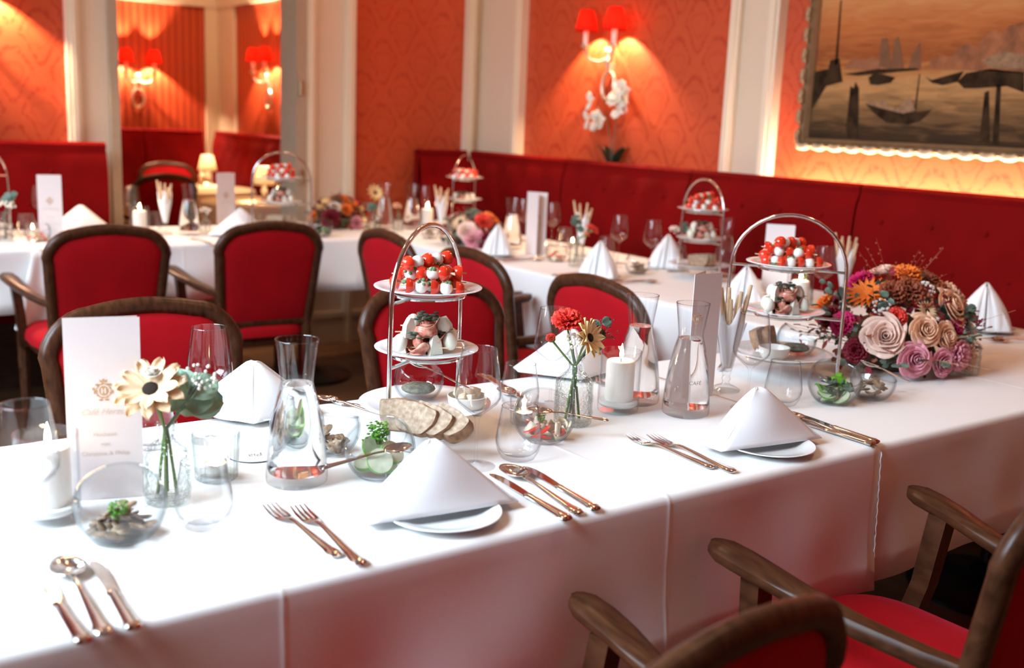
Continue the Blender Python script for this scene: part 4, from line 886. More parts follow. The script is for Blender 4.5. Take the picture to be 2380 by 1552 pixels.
def cress_tuft(x, y, z, label, n=26, s=1.0, group='cress garnishes'):
    t = thing('cress_tuft', label, 'garnish', (x, y, z), 0, group, s)
    def st(b):
        for k in range(n):
            dx, dy = rnd_in(0.013); h = random.uniform(0.012, 0.03)
            b.tube([(dx*0.3, dy*0.3, 0), (dx*0.7, dy*0.7, h*0.6), (dx*1.3, dy*1.3, h)], 0.0006, 4)
    def lf(b):
        for k in range(n*3):
            dx, dy = rnd_in(0.018); h = random.uniform(0.010, 0.032)
            b.sphere((dx, dy, h), 0.0032, 6, 4, sc=(1, 0.7, 0.4))
    o = part('sprout_stems', 'stem_green', st, t); o['kind'] = 'stuff'
    o = part('sprout_leaves', 'cress', lf, t); o['kind'] = 'stuff'
    return t
# ------------------------------------------------------------------ food on tiers
def caprese_skewer(loc, rot, label, group):
    t = thing('caprese_skewer', label, 'skewer', loc, 0, group); t.rotation_euler = rot
    part('stick', 'bamboo', lambda b: b.tube([(-0.062, 0, 0), (0.068, 0, 0)], 0.0014, 6), t, key='sk_s')
    xs = (-0.046, -0.0225, 0.0, 0.0235, 0.046)
    for i, x in enumerate(xs):
        if i % 2 == 0:
            o = part('tomato_half', 'tomato', lambda b: b.lathe([(0, 0.0125), (0.006, 0.0118), (0.0115, 0.0075), (0.0142, 0.001), (0.0145, -0.0045)], 16, Matrix.Rotation(PI/2, 4, 'Y')), t, key='sk_t', loc=(x, 0, 0))
            part('cut_face', 'tomato_cut', lambda b: b.lathe([(0, -0.0042), (0.0144, -0.0045)], 16, Matrix.Rotation(PI/2, 4, 'Y')), o, key='sk_c')
        else:
            part('mozzarella_ball', 'mozzarella', lambda b: b.sphere((0, 0, 0), 0.0128, 14, 10), t, key='sk_m', loc=(x, 0, 0))
            part('pesto', 'pesto', lambda b: [b.sphere((random.uniform(-0.006, 0.006), random.uniform(-0.006, 0.006), 0.0085+random.uniform(0, 0.004)), random.uniform(0.0025, 0.005), 7, 5) for _ in range(6)][0], t, key='sk_p%d' % i, loc=(x, 0, 0))
    return t
def melon_skewer(loc, rot, label, group):
    t = thing('melon_ham_skewer', label, 'skewer', loc, 0, group); t.rotation_euler = rot
    part('stick', 'bamboo', lambda b: b.tube([(-0.06, 0, 0), (0.06, 0, 0)], 0.0013, 6), t, key='ms_s')
    part('melon_slice', 'melon', lambda b: b.sphere((-0.034, 0, 0.004), 0.017, 12, 8, sc=(0.85, 0.8, 1.05)), t, key='ms_m', rot=(0.1, 0.15, 0.1))
    part('melon_slice', 'melon', lambda b: b.prism([(-0.012, -0.014), (0.016, -0.012), (0.012, 0.012), (0.002, 0.026), (-0.006, 0.024)], -0.006, 0.006, Matrix.Rotation(PI/2, 4, 'X')), t, key='ms_m2', loc=(0.032, 0, 0.0), rot=(0, 0, 0.5))
    def ham(b):
        def fn(u, v):
            a = u*5.0*PI; r = 0.004+0.017*u+0.0035*math.sin(13*u+7*v)+0.006*v*u
            return (0.002+r*math.cos(a)*0.95, r*math.sin(a), -0.012+0.034*v*(0.75+0.25*math.sin(7*u))+0.006*math.sin(a*1.7)*v+0.003*math.sin(46*u)*v)
        b.grid(fn, 90, 6)
    part('ham_slice', 'ham', ham, t, key='ms_h', solid=0.0012, ang=80)
    part('herb_sprig', 'herb', lambda b: [b.sphere((random.uniform(-0.022, 0.02), random.uniform(-0.012, 0.012), 0.020+random.uniform(0, 0.010)), 0.0046, 6, 4, sc=(1.3, 0.6, 0.5)) for _ in range(16)][0], t, key='ms_x')
    return t
def bread_slice(loc, rot, label, group, s=1.0, th=1.0):
    t = thing('bread_slice', label, 'bread', loc, 0, group, s); t.rotation_euler = rot
    out = []
    for k in range(26):
        a = 2*PI*k/26; x = 0.040*abs(math.cos(a))**0.75*(1 if math.cos(a) > 0 else -1); z = 0.027*abs(math.sin(a))**0.75*(1 if math.sin(a) > 0 else -1)
        out.append((x*(1+0.05*math.sin(3*a+1)), z*(1+0.07*math.sin(5*a))+0.005*math.cos(a*2)+(0.004 if math.sin(a) > 0 else 0)))
    part('crumb', 'crumb', lambda b: b.prism([(x*0.96, z*0.95) for x, z in out], -0.0108, 0.0108, Matrix.Rotation(PI/2, 4, 'X')), t, key='br_c', ang=30, scale=(1, th, 1))
    part('crust', 'crust', lambda b: b.rings([[(x*q, y, z*q) for x, z in out] for (y, q) in ((-0.0104, 0.90), (-0.0095, 0.985), (0, 1.05), (0.0095, 0.985), (0.0104, 0.90))]), t, key='br_k', scale=(1, th, 1))
    return t
POS9 = ('front of bottom row', 'second in bottom row', 'third in bottom row', 'rear of bottom row', 'front of upper layer', 'middle of upper layer', 'rear of upper layer', 'topmost of heap', 'rear topmost')
POS6 = ('front of bottom row', 'second in bottom row', 'third in bottom row', 'front on top', 'rear on top', 'rear of bottom row')
DIR = ('right', 'right rear', 'rear', 'left rear', 'left', 'left front', 'front', 'right front')
def etagere(x, y, ang, label, where, full=True, skew=8, melons=6, breads=4, z=TZ+0.0012, seed=1, food=True, lowbread=True):
    random.seed(seed)
    t = thing('tiered_stand', label, 'tiered stand', (x, y, z), ang, 'chrome tiered serving stands')
    H, W = 0.40, 0.142
    pts = [(-W, 0, 0.004), (-W, 0, 0.10), (-W, 0, 0.20), (-W*0.985, 0, 0.262)]+[(-W*0.985*math.cos(a), 0, 0.265+(H-0.265)*math.sin(a)) for a in [PI*k/20 for k in range(1, 20)]]+[(W*0.985, 0, 0.262), (W, 0, 0.20), (W, 0, 0.10), (W, 0, 0.004)]
    part('handle_frame', 'steel', lambda b: b.tube(pts, 0.0046, 10), t, key='et_f')
    for s in (-1, 1): part('foot', 'steel', lambda b: b.tube([(0, -0.055, 0.0046), (0, 0.055, 0.0046)], 0.0044, 8), t, key='et_ft', loc=(s*W, 0, 0))
    tiers = ((0.042, 0.128, 0.085), (0.150, 0.100, 0.07), (0.268, 0.103, 0.07))
    for (h, pr, rr) in tiers:
        def ring(b):
            b.tube([(rr*math.cos(a), rr*math.sin(a), 0) for a in [2*PI*k/36 for k in range(37)]], 0.0036, 8, False)
            for s in (-1, 1): b.tube([(s*rr, 0, 0), (s*W, 0, 0)], 0.0034, 8)
        part('plate_ring', 'steel', ring, t, key='et_r%.3f' % rr, loc=(0, 0, h))
    for i, (h, pr, rr) in enumerate(tiers):
        nm = ('lowest', 'middle', 'top')[i]
        plate(x, y, 'round white plate on %s tier of %s' % (nm, where), pr, z+h+0.0028-0.0008, 'plates on the tiered stands', 'tier_plate')
    if not food: return t
    zt = z+tiers[2][0]+0.002+0.0052
    sp = [(0.014, -0.052, 0.0148, 0.10), (-0.014, -0.020, 0.0148, -0.12), (0.004, 0.012, 0.0148, 0.14), (-0.006, 0.044, 0.0148, -0.05), (-0.010, -0.032, 0.037, -0.35), (0.012, 0.002, 0.039, 0.30), (-0.004, 0.028, 0.038, -0.6), (-0.002, -0.008, 0.058, 0.75), (0.0, 0.012, 0.060, -0.3)]
    c, s = math.cos(-0.63), math.sin(-0.63)
    for k in range(min(skew, len(sp))):
        px, py, pz, ra = sp[k]
        caprese_skewer((x+c*px-s*py, y+s*px+c*py, zt+pz), (random.uniform(-2.6, 2.6), random.uniform(-0.10, 0.10), -0.63+ra+(PI if k % 2 else 0)), 'tomato mozzarella skewer, ' + POS9[k] + ' on ' + where, 'caprese skewers on ' + where)
    zm = z+tiers[1][0]+0.002+0.0052
    mp = [(-0.015, -0.03, 0.0125, 0.1), (0.012, -0.005, 0.0125, -0.15), (-0.01, 0.028, 0.0125, 0.2), (0.0, -0.016, 0.042, 0.3), (0.004, 0.016, 0.042, -0.25), (0.01, 0.045, 0.0125, 0.0)]
    for k in range(min(melons, len(mp))):
        px, py, pz, ra = mp[k]
        melon_skewer((x+c*px-s*py, y+s*px+c*py, zm+pz), (random.uniform(-0.2, 0.2), 0, -0.63+ra+(PI if k % 2 else 0)), 'melon and ham skewer, ' + POS6[k] + ' on ' + where, 'melon and ham skewers on ' + where)
    return t
def grissini_glass(x, y, label, n=8, group='footed glasses of breadsticks', big=True, rz=0.0):
    t = thing('sundae_glass', 'footed sundae glass holding ' + label, 'glass', (x, y, TZ+0.0012), rz, group)
    part('glass_cup', 'glass', lambda b: b.lathe([(0.0075, 0.034), (0.011, 0.045), (0.017, 0.075), (0.026, 0.12), (0.0345, 0.155), (0.0365, 0.163), (0.0355, 0.1632), (0.0335, 0.155), (0.025, 0.12), (0.016, 0.075), (0.01, 0.048), (0, 0.044)], 32, None, lambda a, z: 1+0.02*math.cos(8*a)*min(1, z*6)), t, key='sg_c')
    part('foot', 'bowl_glass', lambda b: b.lathe([(0, 0), (0.033, 0), (0.034, 0.004), (0.024, 0.010), (0.010, 0.016), (0.0075, 0.022), (0.011, 0.028), (0.0075, 0.036)], 32), t, key='sg_f')
    pn = thing('paper_napkin', 'white paper napkin lining glass of ' + label, 'napkin', (x, y, TZ+0.0012), rz, group)
    def nk(b):
        def fn(u, v):
            a = 2*PI*u; z = 0.055+0.105*v+(0.045*max(0, v-0.8)/0.2)*(0.5+0.5*math.cos(4*a+0.7)); r = (0.0095+0.0225*v)*(1+0.05*math.sin(9*a))
            return (r*math.cos(a), r*math.sin(a), z)
        b.grid(fn, 40, 9)
    part('paper', 'napkin_linen', nk, pn, key='sg_n', solid=0.0006, ang=80)
    seen_ = set()
    for k in range(n):
        a = 2*PI*k/n+0.3; r0 = 0.004; r1 = 0.020+0.004*(k % 3)
        L = 0.165+0.04*((k*7) % 5)/5
        dn_ = DIR[int(((a+0.63) % (2*PI))/(2*PI)*8) % 8]; dn_ = ('far ' + dn_) if dn_ in seen_ else dn_; seen_.add(dn_)
        b_ = thing('breadstick', 'breadstick leaning to the ' + dn_ + ' among ' + label, 'breadstick', (x+r0*math.cos(a), y+r0*math.sin(a), TZ+0.062), 0, 'breadsticks: ' + label)
        d = Vector((r1*math.cos(a), r1*math.sin(a), 0.13)); b_.rotation_euler = d.to_track_quat('Z', 'Y').to_euler()
        part('crust', 'grissini', lambda b: b.tube([(0, 0, 0), (0.0006, 0, 0.03), (-0.0006, 0, 0.08), (0.0004, 0, 0.13), (0, 0, 0.16)], [0.0042, 0.0054, 0.0050, 0.0056, 0.0040], 8), b_, key='gs', scale=(1, 1, L/0.16))
    return t
# ------------------------------------------------------------------ flowers
def petals(b, n, L, Wd, tilt, r0=0.0, cup=0.2, curl=0.0, ruff=0.0, phase=0.0, nu=4, nv=5, z0=0.0, pointed=1.0):
    for k in range(n):
        a = 2*PI*k/n+phase; M = Matrix.Rotation(a, 4, 'Z') @ Matrix.Translation((r0, 0, z0)) @ Matrix.Rotation(-tilt, 4, 'Y')
        def fn(u, v):
            if pointed == 2: w = Wd*((0.30+0.70*v/0.55) if v < 0.55 else math.sqrt(max(0.05, 1-((v-0.55)/0.47)**2)))
            else: w = Wd*math.sin(PI*min(1, 0.12+0.86*v**pointed)) if pointed else Wd*(0.35+0.65*v)
            y = (u-0.5)*w; x = L*v
            z = cup*(u-0.5)**2*Wd*4*v-curl*L*v*v+ruff*math.sin(u*14+k)*v
            return (x, y, z)
        b.grid(fn, nu, nv, M)
def to_rot(n, spin=0.0):
    q = Vector(n).normalized().to_track_quat('Z', 'Y')
    return (q @ Euler((0, 0, spin)).to_quaternion()).to_euler()
def bloom(kind, mat, parent, loc, n, R, name=None):
    rot = to_rot(n, random.uniform(0, 6))
    k = kind+mat
    if kind == 'gerbera':
        o = part('gerbera', mat, lambda b: (petals(b, 18, 1, 0.24, 0.12, 0.14, 0.3, 0.05), petals(b, 16, 0.82, 0.22, 0.30, 0.12, 0.3, 0.05, 0, 0.2, z0=0.03))[0], parent, key=k, loc=loc, rot=rot, scale=R, ang=70, solid=0.012)
        part('flower_center', 'flower_eye' if mat != 'petal_orange' else 'petal_orange', lambda b: b.sphere((0, 0, 0.06), 0.24, 12, 6, sc=(1, 1, 0.45)), o, key='ge_c'+mat)
    elif kind == 'sunflower':
        o = part('sunflower', mat, lambda b: (petals(b, 11, 1, 0.44, 0.12, 0.16, 0.35, 0.10, 0.01, 0, 5, 8, 0, 2 if mat == 'petal_cream' else 1), petals(b, 9, 0.88, 0.42, 0.36, 0.15, 0.35, 0.05, 0.01, 0.3, 5, 8, 0.02, 2 if mat == 'petal_cream' else 1))[0], parent, key=k, loc=loc, rot=rot, scale=R, ang=70, solid=0.012)
        part('flower_center', 'flower_eye', lambda b: b.sphere((0, 0, 0.04), 0.27, 12, 6, sc=(1, 1, 0.5)), o, key='sf_c')
    elif kind == 'rose':
        def fn(b):
            for i, (n_, r, h, fl, wp) in enumerate(((3, 0.11, 0.62, 0.01, 3.0), (3, 0.22, 0.64, 0.04, 2.8), (4, 0.35, 0.62, 0.08, 2.3), (5, 0.50, 0.56, 0.14, 1.9), (5, 0.64, 0.46, 0.22, 1.8), (6, 0.76, 0.32, 0.30, 1.6))):
                for k in range(n_):
                    a0 = 2*PI*k/n_+i*0.8
                    def fp(u, v):
                        a = a0+(u-0.5)*wp*(0.7+0.3*v); e = 1-0.30*(2*u-1)**4
                        rr = r*(0.30+0.70*math.sin(min(1, v*1.1)*PI/2))*(1+0.05*math.sin(3*a+i))+fl*v**3*(1+0.4*math.sin(5*u+k))+0.15*(u-0.5)*v*(0.4+r)
                        return (rr*math.cos(a), rr*math.sin(a), h*(v*e-0.18*fl*4*max(0, v-0.75))+0.05*math.sin(2.3*k+i)*v)
                    b.grid(fp, 8, 6)
        o = part('rose', mat, fn, parent, key=k, loc=loc, rot=rot, scale=R, ang=70, solid=0.01)
    elif kind == 'carnation':
        def fn(b):
            for i, (n_, L, tl) in enumerate(((9, 0.9, 0.15), (9, 0.85, 0.45), (8, 0.75, 0.8), (6, 0.6, 1.15))):
                petals(b, n_, L, 0.62, tl, 0.06, 0.2, 0.05, 0.085, i*0.4, 8, 4, 0.03*i, 0)
        o = part('carnation', mat, fn, parent, key=k, loc=loc, rot=rot, scale=R, ang=80, solid=0.01)
    elif kind == 'cluster':
        rr = random.Random(3)
        def fn(b):
            for i in range(26):
                a = rr.uniform(0, 6.28); q = math.sqrt(rr.random()); z = math.sqrt(max(0, 1-q*q))*0.6
                b.sphere((q*math.cos(a)*0.9, q*math.sin(a)*0.9, z*0.9+rr.uniform(-.1, .1)), 0.16, 6, 5)
        o = part('flower_cluster', mat, fn, parent, key=k, loc=loc, rot=rot, scale=R)
    return o
def sprig(parent, mat, base, tip, n, size, name='leaf_sprig', roundl=True, stem='stem_grey', key=None, face=False):
    B, T = Vector(base), Vector(tip); d = T-B
    side = d.cross(Vector((0.3, 0.2, 1))).normalized(); up = side.cross(d).normalized()
    def lf(b):
        for k in range(n):
            q = (k+1)/n; p = B.lerp(T, q); s = side if k % 2 else -side
            s = (s+up*random.uniform(-0.5, 0.7)+d.normalized()*0.5).normalized(); sz = size*(1.1-0.4*q)*random.uniform(0.8, 1.15)
            nn = ((Vector((-0.35, -0.8, 0.45)) if face else up)+Vector((random.uniform(-.5, .5), random.uniform(-.5, .5), 0))*(0.5 if face else 1)).normalized(); s = (s-nn*s.dot(nn)).normalized(); w = s.cross(nn).normalized()
            rw = 0.5 if roundl else 0.22
            def fn(u, v):
                ww = math.sin(PI*min(1, 0.06+0.92*v))**0.6*sz*rw
                return tuple(p+s*sz*v+w*((u-0.5)*2*ww)+nn*(0.12*sz*(u-0.5)**2*4-0.15*sz*v*v))
            b.grid(fn, 4, 6)
    o = part(name, mat, lf, parent, ang=80, solid=0.0006)
    part('twig', stem, lambda b: b.tube([tuple(B), tuple(B.lerp(T, 0.5)+up*0.003), tuple(T)], [0.0013, 0.001, 0.0006], 5), o)
    return o
def wisps(parent, mat, base, dirn, n, L, spread, name='grass_wisps', r=0.0007, beads=None):
    def fn(b):
        for k in range(n):
            d = Vector(dirn)+Vector((random.uniform(-1, 1), random.uniform(-1, 1), random.uniform(-1, 1)))*spread; d.z = abs(d.z)*(0.18 if dirn[2] < 0.5 else 1); d.normalize()
            P = Vector(base)+Vector((random.uniform(-1, 1), random.uniform(-1, 1), 0))*0.02; l = L*random.uniform(0.6, 1.0)
            pts = [P, P+d*l*0.5+Vector((0, 0, 0.004)), P+d*l]
            b.tube([tuple(p) for p in pts], [r, r, r*0.5], 4)
            if beads:
                for q in range(5):
                    pp = P+d*l*(0.55+0.1*q)+Vector((random.uniform(-1, 1), random.uniform(-1, 1), random.uniform(-1, 1)))*0.006; b.sphere(tuple(pp), beads, 6, 4)
    o = part(name, mat, fn, parent); o['kind'] = 'stuff'
    return o
def arrangement(x, y, rx, ry, h, label, seed, flowers, leaves=14, rz=0.0, group='table flower arrangements'):
    random.seed(seed)
    t = thing('flower_arrangement', label, 'flowers', (x, y, TZ+0.0012), rz, group)
    part('tray', 'floral_foam_tray', lambda b: b.lathe([(0, 0), (0.5, 0), (0.55, 0.02), (0.5, 0.05), (0.35, h*0.45), (0.0, h*0.55)], 24, Matrix.Diagonal((rx, ry, 1, 1))), t)
    for (kind, mat, a, q, R) in flowers:      # azimuth in turns, 0..1 polar from top
        th = q*PI/2*0.97; n = Vector((math.sin(th)*math.cos(2*PI*a)/rx, math.sin(th)*math.sin(2*PI*a)/ry, math.cos(th)/h)).normalized()
        p = (rx*math.sin(th)*math.cos(2*PI*a)*0.9, ry*math.sin(th)*math.sin(2*PI*a)*0.9, 0.02+(h-0.03)*math.cos(th)*0.95)
        bloom(kind, mat, t, p, n, R)
    for mi, fm in enumerate(('leaf_dark', 'leaf_rust', 'eucalyptus', 'petal_burgundy')):
        def fol(b):
            for _ in range(90):
                az = random.uniform(0, 2*PI); th = math.acos(random.uniform(0.02, 1)); q = random.uniform(0.72, 0.95)
                p = Vector((rx*math.sin(th)*math.cos(az)*q, ry*math.sin(th)*math.sin(az)*q, 0.012+h*math.cos(th)*q*0.95))
                n = Vector((p.x/rx**2, p.y/ry**2, p.z/h**2)).normalized(); s_ = (n.orthogonal()+Vector((random.uniform(-1, 1), random.uniform(-1, 1), random.uniform(-.3, .8)))+n*0.5).normalized()
                w = s_.cross(n).normalized(); sz = random.uniform(0.018, 0.034)
                b.grid(lambda u, v: tuple(p+s_*sz*v+w*((u-0.5)*sz*0.75*math.sin(PI*min(1, 0.08+0.9*v)))+n*(0.25*sz*(u-0.5)**2)), 2, 3)
        fo = part('foliage', fm, fol, t, ang=80); fo['kind'] = 'stuff'
    for k in range(leaves):
        a = k/leaves+random.uniform(-0.03, 0.03); q = random.uniform(0.45, 1.0); th = q*PI/2
        p0 = Vector((rx*0.55*math.cos(2*PI*a), ry*0.55*math.sin(2*PI*a), 0.03+h*0.5*math.cos(th)))
        p1 = Vector((rx*1.12*math.sin(th)*math.cos(2*PI*a), ry*1.12*math.sin(th)*math.sin(2*PI*a), 0.02+h*1.02*math.cos(th)))
        m = ('eucalyptus', 'leaf_rust', 'eucalyptus', 'leaf_dark', 'petal_burgundy')[k % 5]
        sprig(t, m, p0, p1, 6, 0.030 if m == 'eucalyptus' else 0.026, 'leaf_sprig', m == 'eucalyptus')
    wisps(t, 'leaf_rust', (0, 0, h*0.6), (0.1, 0, 1), 18, h*0.75, 0.9, 'berry_wisps', 0.0007, 0.0024)
    wisps(t, 'straw', (0, 0, 0.03), (0, 0, 0.12), 26, max(rx, ry)*1.35, 1.0, 'dried_grass')
    return t
def bottle_vase(x, y, label, s=1.0, water=True, group='small glass bottle vases', tall=1.0):
    t = thing('bottle_vase', label, 'vase', (x, y, TZ+0.0012), random.uniform(0, 6), group, s)
    o = [(0, 0), (0.031, 0), (0.0345, 0.004), (0.0345, 0.075), (0.033, 0.083), (0.020, 0.095), (0.0135, 0.102), (0.0125, 0.118), (0.0165, 0.123), (0.0165, 0.127)]
    part('glass_body', 'relief_glass', lambda b: b.lathe(o+[(0.0140, 0.127), (0.0105, 0.117), (0.0115, 0.101), (0.019, 0.092), (0.031, 0.081), (0.0322, 0.074), (0.0322, 0.009), (0, 0.008)], 36), t, key='bv', ang=50)
    part('relief_band', 'rib_glass', lambda b: [b.sphere((0.0346*math.cos(a), 0.0346*math.sin(a), z), 0.0024, 6, 5) for z in (0.018, 0.024, 0.046, 0.052) for a in [2*PI*k/22+z*30 for k in range(22)]][0], t, key='bv_r')
    return t
def flower_stem(vx, vy, label, kind, mat, head, n, R, base=None, stem='stem_green', group='cut flowers in bottle vases', leaf=None):
    t = thing('cut_'+kind, label, 'flower', (vx, vy, TZ+0.012), 0, group)
    B = Vector(base or (0, 0, 0)); Hd = Vector(head); Hd.z -= 0.012; B.z = 0.0; nk = Vector((random.uniform(-.004, .004), random.uniform(-.004, .004), 0.105))
    nn = Vector(n).normalized()
    part('stem', stem, lambda b: b.tube([tuple(B), tuple(B.lerp(nk, 0.55)), tuple(nk), tuple(nk.lerp(Hd-nn*0.01, 0.6)), tuple(Hd-nn*0.006)], [0.0028, 0.0026, 0.0024, 0.0022, 0.0024], 7), t)
    if kind == 'eucalyptus': sprig(t, mat, nk.lerp(Hd, 0.35), Hd, 5, R, 'leaf_sprig', True, face=True)
    elif kind == 'gypsophila':
        def bl(b):
            for k in range(16):
                d = Vector((random.uniform(-1, 1), random.uniform(-1, 1), random.uniform(-0.5, 1)))*R*0.7; b.tube([tuple(nk.lerp(Hd, 0.7)), tuple(Hd+d)], 0.0004, 4)
        def fl(b):
            for k in range(30):
                d = Vector((random.uniform(-1, 1), random.uniform(-1, 1), random.uniform(-0.5, 1)))*R*0.75; b.sphere(tuple(Hd+d), 0.0028, 7, 5)
        o = part('twigs', stem, bl, t); o['kind'] = 'stuff'; o = part('tiny_blossoms', mat, fl, t); o['kind'] = 'stuff'
    elif kind == 'berries':
        def fl(b):
            for k in range(26):
                d = Vector((random.uniform(-1, 1), random.uniform(-1, 1), random.uniform(-0.4, 1)))*R; b.tube([tuple(Hd-nn*0.01), tuple(Hd+d)], 0.0005, 4); b.sphere(tuple(Hd+d), 0.0022, 6, 5)
        o = part('berry_spray', mat, fl, t); o['kind'] = 'stuff'
    else:
        bloom(kind, mat, t, tuple(Hd), nn, R)
        if kind in ('sunflower', 'gerbera', 'carnation'): part('calyx', 'stem_green', lambda b: b.sphere(tuple(Hd-nn*0.004), 0.008 if kind != 'carnation' else 0.009, 10, 6, sc=(1, 1, 0.8)), t)
    return t
# ------------------------------------------------------------------ near table, left to right
NT = 'on near table '
wine_glass(*(0.2682, 1.4333), 'large wine glass in left foreground before the first candle', 'wine glasses')
pillar_candle(*(0.3182, 1.5626), 'lit pillar candle at far left of near table')
menu_card(*(0.4125, 1.6075), -0.300, 'tall cream menu card with gold crest at left of near table', spread=0.10)
b1 = (0.3880, 1.4445)
slant_bowl(*b1, -0.55, 'glass bowl of mushroom salad in left foreground', 0.063, 0.40)
salad(b1[0], b1[1], TZ+0.006, 'mushroom salad in the left foreground bowl', 'mushroom', 0.038, 28)
cress_tuft(b1[0]-0.006, b1[1]-0.012, TZ+0.032, 'green cress on mushroom salad in left foreground', 22, 0.8)
v1 = (0.4885, 1.5543)
bottle_vase(*v1, 'glass bottle vase with one cream sunflower before the menu card')
flower_stem(*v1, 'cream sunflower leaning left in the left bottle vase', 'sunflower', 'petal_cream', (-0.0198, 0.0062, 0.1798), (-0.40, -0.55, 0.75), 0.048, (-0.012, 0.01, 0))
flower_stem(*v1, 'broad green eucalyptus leaves in the left bottle vase', 'eucalyptus', 'leaf_bright', (0.0363, -0.0114, 0.1672), (0.2, -0.5, 0.8), 0.062, (0.012, -0.008, 0))
flower_stem(*v1, 'white gypsophila sprig beside cream sunflower', 'gypsophila', 'petal_white', (0.0469, -0.0147, 0.1905), (0.2, 0, 1), 0.030, (0.004, 0.014, 0), 'stem_grey')
flower_stem(*v1, 'small pale bud above the cream sunflower', 'rose', 'petal_white', (-0.0152, 0.0153, 0.2020), (-0.1, -0.3, 1), 0.014, (-0.006, -0.01, 0))
tealight(*(0.5897, 1.6189), 'tealight in ribbed glass left of the front carafe', True)
tumbler(*(0.5022, 1.4311), 'stemless tumbler in left foreground beside ribbed tealight', 'stemless tumblers')
tumbler(*(0.5484, 1.8302), 'stemless tumbler half hidden behind the tall menu card', 'stemless tumblers')
wine_glass(*(0.6528, 1.8182), 'wine glass left of front carafe against red chair', 'wine glasses')
pl = (0.7824, 1.9441)
plate(*pl, 'white side plate at back left behind front carafe')
napkin(*pl, PI-0.35, 'folded napkin at back left behind front carafe')
co = (0.6906, 1.7035)
t = thing('name_coaster', 'round grey card coaster lettered Pia beside front carafe', 'coaster', (*co, TZ+0.0012), 0)
part('backing', 'navy', lambda b: b.lathe([(0, 0), (0.047, 0), (0.047, 0.0016), (0, 0.0016)], 40), t)
part('card_face', 'coaster_card', lambda b: b.lathe([(0, 0.0016), (0.0465, 0.0016), (0.0465, 0.0022), (0, 0.0022)], 40), t)
put_mesh('printed_lettering', text_mesh('Pia', 0.024, 'print_ink', 0.4), t, (0, 0, 0.0024), (0, 0, PI+0.1))
carafe(*(0.6973, 1.5404), 'front water carafe in sharp focus left of tiered stand', 'water carafes', False, 0.0, 0.168)
b2 = (0.8139, 1.6596)
slant_bowl(*b2, 2.4, 'glass bowl of mushrooms half hidden behind front carafe', 0.056, 0.35)
salad(b2[0], b2[1], TZ+0.006, 'dark mushroom salad in bowl behind front carafe', 'mushroom', 0.032, 16)
b3 = (0.7791, 1.7215)
slant_bowl(*b3, 0.3, 'glass bowl of mixed salad seen through front carafe', 0.050, 0.3)
salad(b3[0], b3[1], TZ+0.006, 'cucumber and mushroom salad seen through front carafe', 'cucumber', 0.026, 7)
spoon(*(0.9817, 1.9033), 0.35, 'spoon lying at far edge left of front tiered stand', 0.9)
fork(*(0.9947, 1.8708), 0.30, 'fork lying at far edge left of front tiered stand', 0.9)
# front tiered stand
E1 = (1.037, 1.698)
etagere(*E1, 0.54, 'chrome tiered stand in focus at centre with tomato skewers on top', 'front tiered stand', seed=5)
zl = TZ+0.0012+0.042+0.002+0.005
for k, (px, py, rz, tl) in enumerate(((935, 975, 0.10, -0.35), (965, 982, 0.02, -0.5), (1000, 990, -0.08, -0.7), (1040, 998, -0.2, -0.95))):
    q = [(0.9113, 1.5727), (0.9262, 1.5437), (0.9496, 1.5265), (0.9758, 1.5107)][k]
    bread_slice((q[0], q[1], zl+[0.030, 0.028, 0.0245, 0.020][k]), ([-0.25, -0.45, -0.60, -0.75][k], [0.0, 0.15, 0.25, 0.30][k], [-0.75, -1.0, -1.1, -1.2][k]), ['upright slice of bread at left of front stand lower plate', 'second bread slice from the left on front stand', 'third bread slice leaning on front stand lower plate', 'lowest bread slice at right on front stand'][k], 'bread slices on front tiered stand', 1.0-0.03*k, [1.0, 1.5, 1.7, 1.9][k])
rk = (1.0853, 1.6232)
t = thing('ramekin', 'small ivory bowl of butter on front stand lower plate', 'bowl', (*rk, zl))
part('bowl_body', 'ivory_china', lambda b: b.lathe([(0, 0), (0.022, 0), (0.028, 0.004), (0.036, 0.018), (0.0385, 0.032), (0.0365, 0.0325), (0.034, 0.018), (0.026, 0.007), (0, 0.006)], 36), t)
for k in range(7):
    a = k*0.9; 
    tag(part('butter_cube', 'butter', lambda b: b.rbox((-0.0105, -0.008, -0.007), (0.0105, 0.008, 0.010), 0.003, 2), loc=(rk[0]+0.0155*math.cos(a)*(k < 6), rk[1]+0.0155*math.sin(a)*(k < 6), zl+0.024+(0.012 if k % 3 == 0 else 0.003)), rot=(0.3*math.sin(k*2), 0.3*math.cos(k*3), k)), 'butter piece at ' + ('right', 'rear right', 'rear', 'rear left', 'left', 'front', 'centre')[k] + ' of small ivory bowl', 'butter', 'butter pieces in ivory bowl')
db = (1.0496, 1.7456)
slant_bowl(*db, 0.2, 'glass bowl of dark dip on lower plate of front stand', 0.050, 0.45, z=zl)
tag(part('herb_dip', 'dip', lambda b: b.sphere((0, 0, 0), 0.034, 20, 10, sc=(1, 1, 0.32)), loc=(db[0], db[1], zl+0.022)), 'dark grainy dip in glass bowl on front stand', 'dip')
spoon(db[0]+0.045, db[1]-0.012, 0, 'spoon standing in dip bowl on front stand', 0.8, zl+0.040, rot=(0.45, 0, PI/2-0.2))
